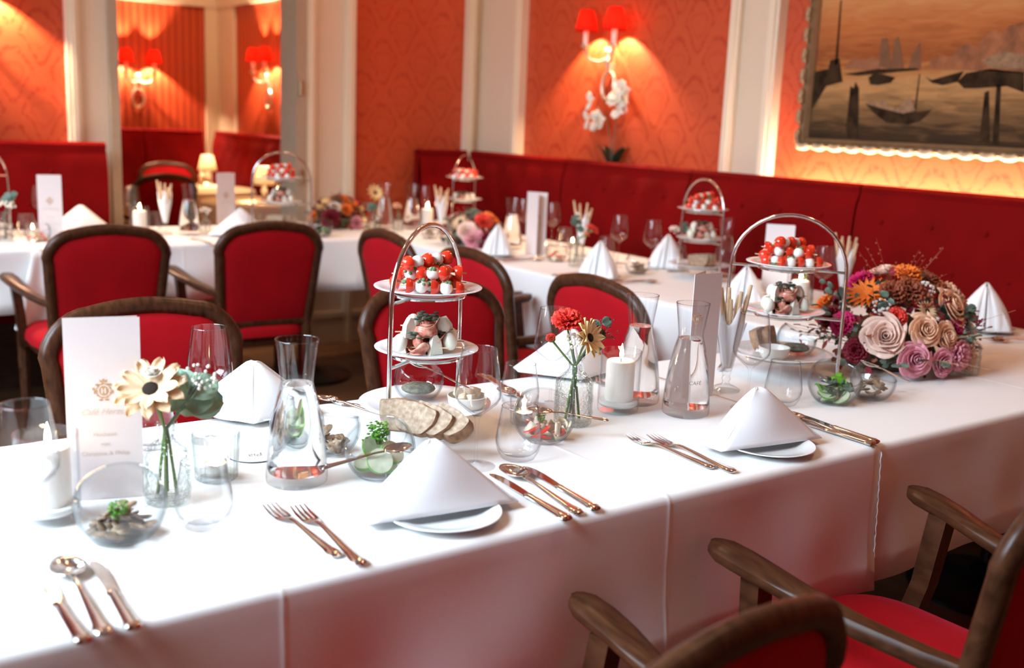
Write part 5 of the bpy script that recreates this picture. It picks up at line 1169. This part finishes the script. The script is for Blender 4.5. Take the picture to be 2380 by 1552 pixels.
# cucumber bowl
b4 = (0.8315, 1.5033)
slant_bowl(*b4, -1.15, 'glass bowl of cucumber slices with cress before front stand', 0.060, 0.48)
for k, (dx, dy, dz, rx, ry) in enumerate(((-0.012, -0.022, 0.034, 0.95, -0.25), (0.020, -0.006, 0.040, 0.7, 0.3), (0.002, 0.008, 0.030, 0.5, 0.2), (0.026, 0.016, 0.030, 0.3, 0.5), (-0.018, 0.012, 0.024, 0.2, -0.4), (0.004, -0.010, 0.020, 0.15, 0.1), (0.0, 0.02, 0.044, 0.9, 0.1))):
    t = thing('cucumber_slice', 'cucumber slice, ' + ('large one facing us', 'upper right one', 'middle one', 'right rear one', 'left rear one', 'lowest one', 'topmost rear one')[k] + ', in bowl before front stand', 'cucumber', (b4[0]+dx, b4[1]+dy, TZ+dz), 0, 'cucumber slices in bowl'); t.rotation_euler = (rx, ry, 0)
    part('skin', 'cucumber_skin', lambda b: b.lathe([(0.0215, -0.0038), (0.0225, 0), (0.0215, 0.0038)], 28), t, key='bigcs')
    part('flesh', 'cucumber_flesh', lambda b: b.lathe([(0, -0.0036), (0.0216, -0.0036), (0.0216, 0.0036), (0, 0.0036)], 28), t, key='bigcf')
cress_tuft(b4[0]+0.004, b4[1]+0.012, TZ+0.052, 'tuft of green cress on the cucumber slices', 34, 1.15)
spoon(b4[0]-0.036, b4[1]-0.016, 0, 'serving spoon resting in cucumber bowl handle pointing left', 0.72, TZ+0.040, rot=(0.20, 0.25, -PI/2-0.28))
# front centre setting
p1 = (0.8215, 1.2833)
plate(*p1, 'white side plate in front centre under the large napkin')
napkin(p1[0]+0.002, p1[1]+0.022, -0.10, 'large folded napkin in front centre of near table')
fork(*(0.6122, 1.3344), 0.03, 'left fork of the pair left of front centre napkin', 1.04)
fork(*(0.6373, 1.3015), -0.05, 'right fork of the pair left of front centre napkin', 1.10)
knife(*(0.9845, 1.2879), -0.06, 'knife directly right of front centre napkin', 1.03)
spoon(*(1.0213, 1.3018), -0.10, 'soup spoon between two knives by front centre napkin', 1.12)
knife(*(1.0548, 1.2949), -0.10, 'small knife right of the soup spoon by centre napkin', 1.0)
knife(*(0.2631, 1.2631), 0.02, 'left knife of the cutlery in bottom left corner', 1.0)
spoon(*(0.2937, 1.2746), -0.03, 'soup spoon of the cutlery in bottom left corner', 1.10)
knife(*(0.3259, 1.2625), -0.04, 'right knife of the cutlery in bottom left corner', 0.95)
wine_glass(*(1.0004, 1.4627), 'wine glass in focus standing right of front tiered stand', 'wine glasses')
tumbler(*(1.0933, 1.4641), 'stemless tumbler in focus before the red pepper bowl', 'stemless tumblers')
tumbler(*(1.2940, 1.7364), 'stemless tumbler behind tealight at centre of near table', 'stemless tumblers')
tealight(*(1.2350, 1.6403), 'tealight glowing behind the centre tumbler')
b5 = (1.2049, 1.5346)
slant_bowl(*b5, -0.35, 'glass bowl of onions and red pepper right of centre tumbler', 0.060, 0.42)
salad(b5[0], b5[1], TZ+0.006, 'onion and red pepper salad in centre bowl', 'pepper', 0.038, 20)
cress_tuft(b5[0]-0.004, b5[1]+0.004, TZ+0.034, 'dark herb garnish on onion and pepper salad', 14, 0.55)
spoon(b5[0]+0.045, b5[1]-0.02, 0, 'thin spoon lying over the rim of pepper bowl', 0.75, TZ+0.045, rot=(0.12, -0.1, PI/2-0.5))
v2 = (1.3248, 1.5936)
bottle_vase(*v2, 'embossed glass bottle vase with carnation and sunflower at centre', 1.12)
flower_stem(*v2, 'red carnation in centre bottle vase', 'carnation', 'petal_red', (-0.0166, 0.0138, 0.2106), (-0.25, -0.3, 0.9), 0.034, (-0.016, 0.004, 0))
flower_stem(*v2, 'pale yellow sunflower facing right in centre bottle vase', 'sunflower', 'petal_sun', (0.0061, -0.0311, 0.1847), (0.25, -0.85, 0.35), 0.036, (0.012, -0.006, 0))
flower_stem(*v2, 'creamy white flower cluster in centre bottle vase', 'cluster', 'petal_white', (-0.0113, -0.0036, 0.1721), (0, -0.6, 0.8), 0.021, (0.0, 0.012, 0), 'stem_grey')
flower_stem(*v2, 'eucalyptus twig above sunflower in centre bottle vase', 'eucalyptus', 'eucalyptus', (0.0441, -0.0237, 0.2091), (0.4, 0, 0.9), 0.034, (-0.008, -0.012, 0), 'stem_grey')
flower_stem(*v2, 'dark berry spray in centre bottle vase', 'berries', 'berry', (0.0516, -0.0169, 0.1869), (0.6, 0, 0.7), 0.028, (0.006, 0.006, 0), 'stem_grey')
flower_stem(*v2, 'half open red carnation bud leaning left at centre', 'carnation', 'petal_red', (-0.0404, 0.0336, 0.1763), (-0.6, -0.2, 0.75), 0.011, (0.010, 0.010, 0))
wine_glass(*(1.3709, 1.7280), 'wine glass behind the red carnation at centre', 'wine glasses')
p2 = (1.5820, 1.9464)
plate(*p2, 'white side plate at back behind the centre flower vase')
napkin(p2[0], p2[1]-0.01, PI-0.3, 'folded napkin at back behind the centre flower vase')
spoon(*(1.3569, 1.9172), PI-0.25, 'spoon at far edge behind centre wine glass', 1.0)
knife(*(1.3607, 1.8848), PI-0.20, 'knife at far edge behind centre wine glass', 0.95)
fork(*(1.6110, 1.8746), PI-0.30, 'fork at far edge behind the centre candle', 0.9)
pillar_candle(*(1.4746, 1.6251), 'lit pillar candle beside the two carafes at centre')
carafe(*(1.5621, 1.6628), 'water carafe directly behind the centre pillar candle', 'water carafes', level=0.172)
carafe(*(1.5910, 1.5389), 'water carafe with gold crest in front of pink menu card', 'water carafes', True, -0.45, 0.166)
menu_card(*(1.7178, 1.6213), -0.027, 'plain backed menu card standing behind crested carafe', 0.085, 0.285, 0.5, False, False)
grissini_glass(*(1.8239, 1.6415), 'breadsticks beside the pink menu card', 9)
wine_glass(*(1.7466, 1.5053), 'wine glass before second tiered stand', 'wine glasses')
tumbler(*(1.8492, 1.4930), 'stemless tumbler behind right napkin', 'stemless tumblers')
p3 = (1.5528, 1.2783)
plate(*p3, 'white side plate under the right napkin of near table')
napkin(p3[0]+0.004, p3[1]+0.020, -0.12, 'folded napkin at right of near table')
fork(*(1.3623, 1.3506), 0.03, 'left fork of the pair left of right napkin', 1.04)
fork(*(1.3895, 1.3214), -0.07, 'right fork of the pair left of right napkin', 1.10)
knife(*(1.7542, 1.2969), 0.02, 'front knife right of the right napkin', 1.0)
spoon(*(1.7653, 1.3220), -0.06, 'spoon between knives right of the right napkin', 1.06)
knife(*(1.7849, 1.3013), -0.08, 'outer knife right of the right napkin', 1.0)
E2 = (2.085, 1.705)
etagere(*E2, -0.97, 'second tiered stand on near table before orange bouquet', 'second tiered stand', seed=9)
db = (E2[0]+0.035, E2[1]-0.02)
slant_bowl(*db, 0.9, 'glass bowl of dip on lower plate of second tiered stand', 0.050, 0.45, z=zl)
tag(part('herb_dip', 'dip', lambda b: b.sphere((0, 0, 0), 0.034, 20, 10, sc=(1, 1, 0.32)), loc=(db[0], db[1], zl+0.018)), 'dark dip in glass bowl on second tiered stand', 'dip')
for k in range(2): bread_slice((E2[0]+0.0+0.03*k, E2[1]+0.065, zl+0.030), (-0.3, 0, 0.2+0.3*k), ('left', 'right')[k] + ' bread slice at back of second stand lower plate', 'bread slices on second tiered stand')
t = thing('ramekin', 'small ivory bowl on lower plate of second tiered stand', 'bowl', (E2[0]-0.065, E2[1]-0.035, zl))
part('bowl_body', 'ivory_china', lambda b: b.lathe([(0, 0), (0.022, 0), (0.028, 0.004), (0.036, 0.018), (0.0385, 0.032), (0.0365, 0.0325), (0.034, 0.018), (0.026, 0.007), (0, 0.006)], 36), t)
b6 = (1.9737, 1.4504)
slant_bowl(*b6, -0.4, 'glass bowl of green salad right of second stand', 0.060, 0.40)
salad(b6[0], b6[1], TZ+0.006, 'cucumber salad in bowl before orange bouquet', 'cucumber', 0.036, 9)
salad(b6[0]+0.003, b6[1]+0.003, TZ+0.024, 'green leaves on cucumber salad before orange bouquet', 'green', 0.036, 14)
b7 = (2.0930, 1.4326)
slant_bowl(*b7, 0.5, 'glass bowl of mushrooms with spoon under orange bouquet', 0.052, 0.35)
salad(b7[0], b7[1], TZ+0.006, 'mushroom salad in bowl under orange bouquet', 'mushroom', 0.032, 16)
spoon(b7[0]+0.06, b7[1]+0.01, 0, 'spoon sticking out of bowl under orange bouquet', 0.85, TZ+0.050, rot=(0.35, 0, PI/2-0.1))
FL = [('rose', 'petal_blush', 0.60, 0.78, 0.052), ('gerbera', 'petal_orange', 0.52, 0.42, 0.052), ('gerbera', 'petal_orange', 0.08, 0.08, 0.058), ('gerbera', 'petal_orange', 0.28, 0.20, 0.052), ('carnation', 'petal_magenta', 0.42, 0.32, 0.038), ('rose', 'petal_peach', 0.68, 0.72, 0.042), ('rose', 'petal_peach', 0.78, 0.55, 0.050), ('carnation', 'petal_pink', 0.76, 0.92, 0.046), ('rose', 'petal_pink', 0.66, 0.93, 0.044), ('carnation', 'petal_magenta', 0.82, 0.62, 0.034), ('carnation', 'petal_magenta', 0.50, 0.72, 0.036), ('cluster', 'petal_white', 0.58, 0.55, 0.028), ('cluster', 'petal_white', 0.74, 0.34, 0.026), ('carnation', 'petal_peach', 0.88, 0.48, 0.044), ('carnation', 'petal_peach', 0.93, 0.62, 0.048), ('sunflower', 'petal_sun', 0.98, 0.33, 0.042), ('carnation', 'leaf_rust', 0.66, 0.36, 0.040), ('carnation', 'petal_burgundy', 0.55, 0.9, 0.036), ('rose', 'petal_pink', 0.72, 0.97, 0.036), ('cluster', 'berry_orange', 0.90, 0.8, 0.018), ('gerbera', 'petal_cream', 0.70, 0.56, 0.028), ('carnation', 'petal_red', 0.98, 0.75, 0.038), ('rose', 'petal_blush', 0.40, 0.10, 0.036), ('carnation', 'petal_burgundy', 0.45, 0.7, 0.036), ('carnation', 'leaf_rust', 0.84, 0.25, 0.036), ('cluster', 'petal_magenta', 0.88, 0.95, 0.024), ('carnation', 'petal_peach', 0.80, 0.96, 0.040), ('rose', 'petal_peach', 0.2, 0.6, 0.045), ('carnation', 'petal_orange', 0.33, 0.7, 0.045), ('carnation', 'petal_orange', 0.7, 0.12, 0.042), ('carnation', 'leaf_rust', 0.60, 0.40, 0.040), ('carnation', 'petal_red', 0.62, 0.62, 0.030), ('rose', 'petal_peach', 0.73, 0.78, 0.036), ('carnation', 'petal_magenta', 0.77, 0.72, 0.028), ('gerbera', 'petal_orange', 0.9, 0.2, 0.045), ('cluster', 'leaf_rust', 0.70, 0.45, 0.03), ('carnation', 'leaf_rust', 0.80, 0.42, 0.034), ('rose', 'petal_white', 0.84, 0.78, 0.034)]
arrangement(2.475, 1.655, 0.265, 0.205, 0.265, 'large orange and pink bouquet on right end of near table', 31, FL, 34)
v3 = (2.5563, 1.4752)
bottle_vase(*v3, 'small glass bottle vase with grey leaves right of orange bouquet', 0.92)
flower_stem(*v3, 'grey eucalyptus twig leaning left in right bottle vase', 'eucalyptus', 'eucalyptus', (-0.0295, 0.0510, 0.1461), (-0.4, 0, 0.9), 0.045, (0.004, 0.004, 0), 'stem_grey')
flower_stem(*v3, 'short eucalyptus twig in right bottle vase', 'eucalyptus', 'eucalyptus', (-0.0073, 0.0127, 0.1683), (0.1, 0, 0.9), 0.034, (-0.008, 0.004, 0), 'stem_grey')
flower_stem(*v3, 'dark red berries in right bottle vase', 'berries', 'berry', (0.0074, -0.0128, 0.1375), (0.4, 0, 0.9), 0.016, (0.0, -0.006, 0), 'stem_grey')
p4 = (3.2028, 1.8090)
plate(*p4, 'white plate under bell shaped napkin near right edge', 0.095)
cone_napkin(p4[0]-0.01, p4[1], -0.9, 'bell shaped napkin beside red banquette near right edge', h=0.145, r=0.072)
fork(*(3.1230, 1.6491), 1.2, 'fork on cloth at right picture edge', 1.0)
spoon(*(3.1479, 1.6727), 1.35, 'spoon on cloth at right picture edge', 0.9)
# ------------------------------------------------------------------ wall table, near end (behind second stand)
menu_card(*(2.8899, 2.4097), -1.118, 'menu card seen through arch of second tiered stand', 0.10, 0.285, 0.4, False, True)
v4 = (2.8713, 2.3900)
v4 = (v4[0]+0.02, v4[1]-0.10)
bottle_vase(*v4, 'bottle vase with crossed stems behind second tiered stand')
flower_stem(*v4, 'cream flower behind the second tiered stand', 'gerbera', 'petal_sun', (0.02, 0, 0.16), (0, -0.5, 0.8), 0.03, (0.01, 0, 0))
pillar_candle(*(2.8592, 2.2802), 'pillar candle seen between tiers of second stand', lit=True)
wine_glass(*(3.0556, 2.3421), 'wine glass against red banquette behind second stand', 'wine glasses')
grissini_glass(*(3.1913, 2.3532), 'breadsticks behind second tiered stand by banquette', 7)
cone_napkin(*(2.7628, 2.4345), -0.9, 'hooded napkin left behind second tiered stand', TZ+0.0015, h=0.14, r=0.065)
# ------------------------------------------------------------------ wall table, towards the far corner
p5 = (2.7232, 3.8717)
plate(*p5, 'side plate with hooded napkin furthest along wall table', 0.09); cone_napkin(p5[0], p5[1], -0.7, 'hooded napkin furthest along the wall table', h=0.13)
carafe(*(2.9403, 4.0647), 'water carafe left of menu card on wall table', 'water carafes')
menu_card(*(2.9158, 3.8431), -1.062, 'white menu card in middle of wall table', 0.10, 0.285, -0.6, True, True)
wine_glass(*(3.2063, 4.0921), 'wine glass right behind wall table menu card', 'wine glasses')
wine_glass(*(3.1962, 4.3163), 'wine glass left behind wall table menu card', 'wine glasses')
tealight(*(3.0507, 3.9479), 'tealight at foot of wall table menu card')
tealight(*(3.2781, 4.0183), 'tealight behind breadsticks on wall table')
tumbler(*(3.2384, 4.0297), 'tumbler beside breadsticks on wall table', 'stemless tumblers')
b8 = (2.8724, 3.6298)
slant_bowl(*b8, -0.5, 'glass bowl of red salad on wall table', 0.05, 0.3); salad(b8[0], b8[1], TZ+0.006, 'red pepper salad in wall table bowl', 'pepper', 0.032, 14)
knife(*(2.7049, 3.7130), -1.7, 'knife beside furthest napkin on wall table'); fork(*(2.8082, 3.7092), -1.6, 'fork below menu card on wall table'); spoon(*(2.7171, 3.6658), -1.65, 'spoon beside furthest napkin on wall table')
grissini_glass(*(3.0930, 3.7253), 'breadsticks in middle of wall table', 6)
v5 = (2.8615, 3.4776)
bottle_vase(*v5, 'bottle vase with red and grey flowers on wall table')
flower_stem(*v5, 'red carnation leaning right on wall table', 'carnation', 'petal_red', (0.0459, -0.0378, 0.1566), (0.4, -0.3, 0.8), 0.032, (0.01, 0, 0))
flower_stem(*v5, 'grey eucalyptus twig upright on wall table', 'eucalyptus', 'eucalyptus', (-0.0087, 0.0071, 0.2082), (0, 0, 1), 0.035, (-0.01, 0, 0), 'stem_grey')
flower_stem(*v5, 'orange red flower cluster on wall table', 'cluster', 'berry_orange', (0.0155, -0.0387, 0.1391), (0.2, -0.5, 0.8), 0.016, (0.0, 0.01, 0))
p6 = (2.7080, 3.1475)
plate(*p6, 'side plate under large hooded napkin on wall table'); cone_napkin(p6[0], p6[1], -0.9, 'large hooded napkin in middle of wall table', h=0.14, r=0.062)
wine_glass(*(3.1051, 3.4813), 'wine glass right of hooded napkin on wall table', 'wine glasses')
wine_glass(*(3.0974, 3.2617), 'wine glass left of the rear tiered stand', 'wine glasses')
tumbler(*(3.1703, 3.6390), 'tumbler behind hooded napkin on wall table', 'stemless tumblers')
tealight(*(2.9796, 3.3829), 'tealight right of hooded napkin on wall table')
b9 = (2.9653, 3.2033)
slant_bowl(*b9, 0.2, 'glass bowl of dark salad on wall table', 0.052, 0.3); salad(b9[0], b9[1], TZ+0.006, 'dark mushroom salad on wall table', 'mushroom', 0.032, 12)
knife(*(2.7324, 3.0339), -1.7, 'knife right of hooded napkin on wall table'); spoon(*(2.7598, 2.9896), -1.65, 'spoon right of hooded napkin on wall table'); fork(*(2.6750, 3.2558), -1.7, 'fork left of hooded napkin on wall table')
p7 = (3.2248, 3.2998)
cone_napkin(p7[0], p7[1], -0.9, 'hooded napkin left behind the rear tiered stand', TZ+0.0015, h=0.14, r=0.062)
E3 = (3.1431, 3.0270)
etagere(*E3, -1.75, 'tiered stand in middle of wall table before red banquette', 'wall table tiered stand', seed=12)
for k in range(3): bread_slice((E3[0]-0.04+0.03*k, E3[1]-0.03, zl+0.024), (-0.6, 0, 0.3*k-0.6), ('left', 'middle', 'right')[k] + ' bread slice on lower plate of wall table stand', 'bread slices on wall table stand')
carafe(*(3.2985, 3.0345), 'water carafe right of wall table tiered stand', 'water carafes')
v6 = (3.3893, 3.3877)
bottle_vase(*v6, 'bottle vase with pale flowers left of wall table stand')
flower_stem(*v6, 'pale flower cluster left of wall table stand', 'cluster', 'petal_white', (-0.0212, 0.0212, 0.1482), (-0.2, -0.3, 1), 0.026, (0.01, 0, 0), 'stem_grey')
flower_stem(*v6, 'eucalyptus twig left of wall table stand', 'eucalyptus', 'eucalyptus', (0.0097, -0.0097, 0.1797), (0.2, 0, 1), 0.03, (-0.01, 0, 0), 'stem_grey')
# ------------------------------------------------------------------ far corner and far table
F2 = [('gerbera', 'petal_orange', 0.85, 0.30, 0.055), ('carnation', 'petal_burgundy', 0.65, 0.85, 0.055), ('sunflower', 'petal_sun', 0.90, 0.75, 0.040), ('sunflower', 'petal_sun', 0.55, 0.45, 0.042), ('rose', 'petal_white', 0.66, 0.55, 0.032), ('carnation', 'petal_pink', 0.80, 0.97, 0.042), ('carnation', 'petal_orange', 0.75, 0.6, 0.038), ('carnation', 'petal_orange', 0.52, 0.85, 0.034), ('carnation', 'petal_red', 0.95, 0.85, 0.038), ('cluster', 'leaf_rust', 0.2, 0.3, 0.04), ('rose', 'petal_peach', 0.35, 0.6, 0.04), ('carnation', 'petal_magenta', 0.02, 0.5, 0.04)]
arrangement(*(2.5565, 5.1307), 0.17, 0.14, 0.17, 'orange and burgundy bouquet on far table near corner', 41, F2, 14)
F3 = [('carnation', 'petal_burgundy', 0.72, 0.95, 0.05), ('rose', 'petal_blush', 0.62, 0.75, 0.045), ('carnation', 'petal_red', 0.75, 0.45, 0.05), ('carnation', 'petal_orange', 0.95, 0.45, 0.05), ('carnation', 'petal_orange', 0.9, 0.65, 0.042), ('rose', 'petal_pink', 0.66, 0.92, 0.045), ('rose', 'petal_white', 0.83, 0.85, 0.035), ('cluster', 'eucalyptus', 0.7, 0.1, 0.045), ('gerbera', 'petal_cream', 0.55, 0.5, 0.045), ('carnation', 'petal_pink', 0.8, 0.95, 0.035), ('carnation', 'petal_burgundy', 0.85, 0.7, 0.04), ('rose', 'petal_peach', 0.3, 0.5, 0.04)]
arrangement(*(2.8441, 4.2661), 0.15, 0.17, 0.16, 'red and orange bouquet on wall table left of hooded napkin', 43, F3, 14)
v7 = (2.6308, 4.8579)
bottle_vase(*v7, 'bottle vase with tall sunflower near far corner')
flower_stem(*v7, 'tall sunflower near far corner of tables', 'sunflower', 'petal_sun', (0.0010, -0.0006, 0.2051), (0, -0.8, 0.4), 0.042, (0, 0, 0))
flower_stem(*v7, 'eucalyptus twig below tall corner sunflower', 'eucalyptus', 'eucalyptus', (-0.0174, 0.0094, 0.1334), (-0.2, 0, 1), 0.035, (0.01, 0, 0), 'stem_grey')
carafe(*(2.7865, 5.0343), 'water carafe behind corner sunflower vase', 'water carafes')
carafe(*(2.9157, 4.9605), 'water carafe in the far corner beside candle', 'water carafes')
v8 = (2.7755, 4.8645)
bottle_vase(*v8, 'bottle vase of small pale flowers between corner carafes', 0.8)
flower_stem(*v8, 'pale peach cluster between corner carafes', 'cluster', 'petal_peach', (-0.0082, 0.0047, 0.1314), (0, -0.3, 1), 0.026, (0, 0, 0))
wine_glass(*(3.1626, 5.2307), 'wine glass behind candle in far corner', 'wine glasses')
pillar_candle(*(2.9877, 4.9217), 'lit pillar candle in the far corner')
tealight(*(2.6449, 5.0232), 'tealight right of far orange bouquet')
grissini_glass(*(2.9295, 4.6816), 'breadsticks in the far corner', 7)
E4 = (3.2299, 4.9329)
etagere(*E4, 0.55, 'tiered stand in the far corner before red banquette', 'far corner tiered stand', seed=15, skew=7, melons=3)
b10 = (2.7691, 4.5259)
slant_bowl(*b10, 0, 'glass bowl of dark salad near far corner', 0.05, 0.3); salad(b10[0], b10[1], TZ+0.006, 'dark salad in bowl near far corner', 'mushroom', 0.03, 10)
b11 = (2.2737, 4.7501)
slant_bowl(*b11, 0, 'glass bowl of leaf salad before far orange bouquet', 0.062, 0.3); salad(b11[0], b11[1], TZ+0.012, 'dark leaf salad before far orange bouquet', 'green', 0.04, 16)
E5 = (2.1280, 4.8826)
etagere(*E5, -0.35, 'tiered stand on far table in front of passage frame', 'far table tiered stand', seed=17)
for k in range(3): bread_slice((E5[0]-0.05+0.04*k, E5[1]-0.03, zl+0.024), (-0.7, 0, 0.3*k-0.4), ('left', 'middle', 'right')[k] + ' bread slice on lower plate of far table stand', 'bread slices on far table stand')
tumbler(*(2.0329, 4.9839), 'tumbler left of far table tiered stand', 'stemless tumblers')
p8 = (1.8794, 4.8517)
napkin(p8[0], p8[1], -0.5, 'folded napkin in front of far table menu card', 1.0, TZ+0.0015)
napkin(p8[0]+0.13, p8[1]+0.28, PI-0.4, 'folded napkin behind another on far table', 1.0, TZ+0.0015)
menu_card(*(1.9367, 5.1263), 0.142, 'white menu card on far table before passage', 0.10, 0.285, 0.3, True, True)
v9 = (1.7874, 5.0058)
bottle_vase(*v9, 'small vase of white flowers on far table', 0.7)
flower_stem(*v9, 'white flower cluster in small far table vase', 'cluster', 'petal_white', (0.0015, -0.0005, 0.1064), (0, -0.3, 1), 0.03, (0, 0, 0), 'stem_grey')
carafe(*(1.7015, 4.9895), 'water carafe right of breadsticks on far table', 'water carafes')
grissini_glass(*(1.5967, 5.0158), 'breadsticks on far table before passage', 7)
tumbler(*(1.5671, 5.1170), 'tumbler left of breadsticks on far table', 'stemless tumblers')
pillar_candle(*(1.4841, 5.0440), 'lit pillar candle on far table before passage')
wine_glass(*(1.5147, 5.2654), 'wine glass behind candle at left of passage', 'wine glasses')
p9 = (1.2431, 5.0508)
napkin(p9[0], p9[1], -0.3, 'large folded napkin right of left menu card on far table', 1.05, TZ+0.0015)
napkin(p9[0]+0.05, p9[1]+0.30, PI-0.2, 'folded napkin behind the large one at far left', 1.05, TZ+0.0015)
menu_card(*(1.0600, 4.8949), -0.434, 'white menu card at far left before bright red banquette', 0.10, 0.285, 0.3, True, True)
b12 = (1.0004, 4.8788)
slant_bowl(*b12, -0.2, 'glass bowl of red salad at far left', 0.055, 0.3); salad(b12[0], b12[1], TZ+0.006, 'red pepper salad at far left', 'pepper', 0.034, 14)
q_ = (1.0368, 5.1034)
tealight(q_[0], q_[1]+0.05, 'tealight behind red salad bowl at far left')
tumbler(*(1.0025, 5.1122), 'tumbler behind tealight at far left', 'stemless tumblers')
wine_glass(*(1.0957, 5.2688), 'wine glass hidden behind far left menu card', 'wine glasses')
v10 = (0.8768, 4.9126)
bottle_vase(*v10, 'bottle vase of grey greenery at left picture edge')
flower_stem(*v10, 'white flower cluster at left picture edge', 'cluster', 'petal_white', (0.0170, -0.0030, 0.1509), (0, -0.3, 1), 0.034, (0, 0, 0), 'stem_grey')
flower_stem(*v10, 'grey eucalyptus twig at left picture edge', 'eucalyptus', 'eucalyptus', (0.0322, -0.0057, 0.1966), (0.1, 0, 1), 0.04, (0.008, 0, 0), 'stem_grey')
E6 = (0.7950, 5.0974)
etagere(*E6, 0.1, 'tiered stand cut off by left picture edge', 'left edge tiered stand', seed=19, skew=5, melons=3)
fork(*(1.6519, 4.7007), 0.1, 'fork left of far table napkin', 1.0)
knife(*(1.0892, 4.7906), 0.0, 'knife beside far left menu card', 1.0)
# ------------------------------------------------------------------ orchid on the ledge
random.seed(77)
ox, oy = 3.743, 4.29
t = thing('potted_orchid', 'white orchid with dark leaves on ledge under the wall sconce', 'plant', (ox, oy, 1.041))
part('pot', 'terracotta', lambda b: b.lathe([(0, 0), (0.032, 0), (0.044, 0.075), (0.047, 0.075), (0.047, 0.085), (0.043, 0.085), (0.04, 0.07), (0, 0.068)], 24), t)
for k, a in enumerate((1.4, -1.6, 2.2, -1.0)):
    part('leaf', 'leaf_dark', lambda b: b.grid(lambda u, v: ((u-0.5)*0.062*math.sin(PI*min(1, 0.15+0.8*v)), 0.085*v, 0.075+0.185*v-0.06*v*v), 4, 8), t, loc=(0, 0, 0), rot=(0, 0, a-PI/2), solid=0.002)
for (dy, top) in ((0.10, 0.40), (-0.07, 0.47)):
    st = part('flower_stem', 'stem_grey', lambda b: b.tube([(0, 0, 0.07), (-0.01, dy*0.15, 0.22), (-0.015, dy*0.5, top*0.85), (-0.03, dy*1.2, top)], 0.0028, 6), t)
for k in range(15):
    L = k < 7; dy = 0.10 if L else -0.07
    p = (-0.04+random.uniform(-0.025, 0.02), dy*1.0+random.uniform(-0.055, 0.055), (0.37 if L else 0.44)+random.uniform(-0.06, 0.06))
    o = part('blossom', 'orchid_white', lambda b: (petals(b, 3, 1, 0.62, 0.15, 0.05, 0.2, 0.05), petals(b, 2, 0.95, 1.0, 0.1, 0.05, 0.2, 0.05, 0, PI/2))[0], t, key='orch', loc=p, rot=to_rot((-1, random.uniform(-0.7, 0.5), random.uniform(-0.5, 0.4)), random.uniform(-0.4, 0.4)), scale=0.050, solid=0.02, ang=80)
    part('lip', 'petal_sun', lambda b: b.sphere((0, 0, 0.08), 0.14, 8, 6), o, key='orch_l')
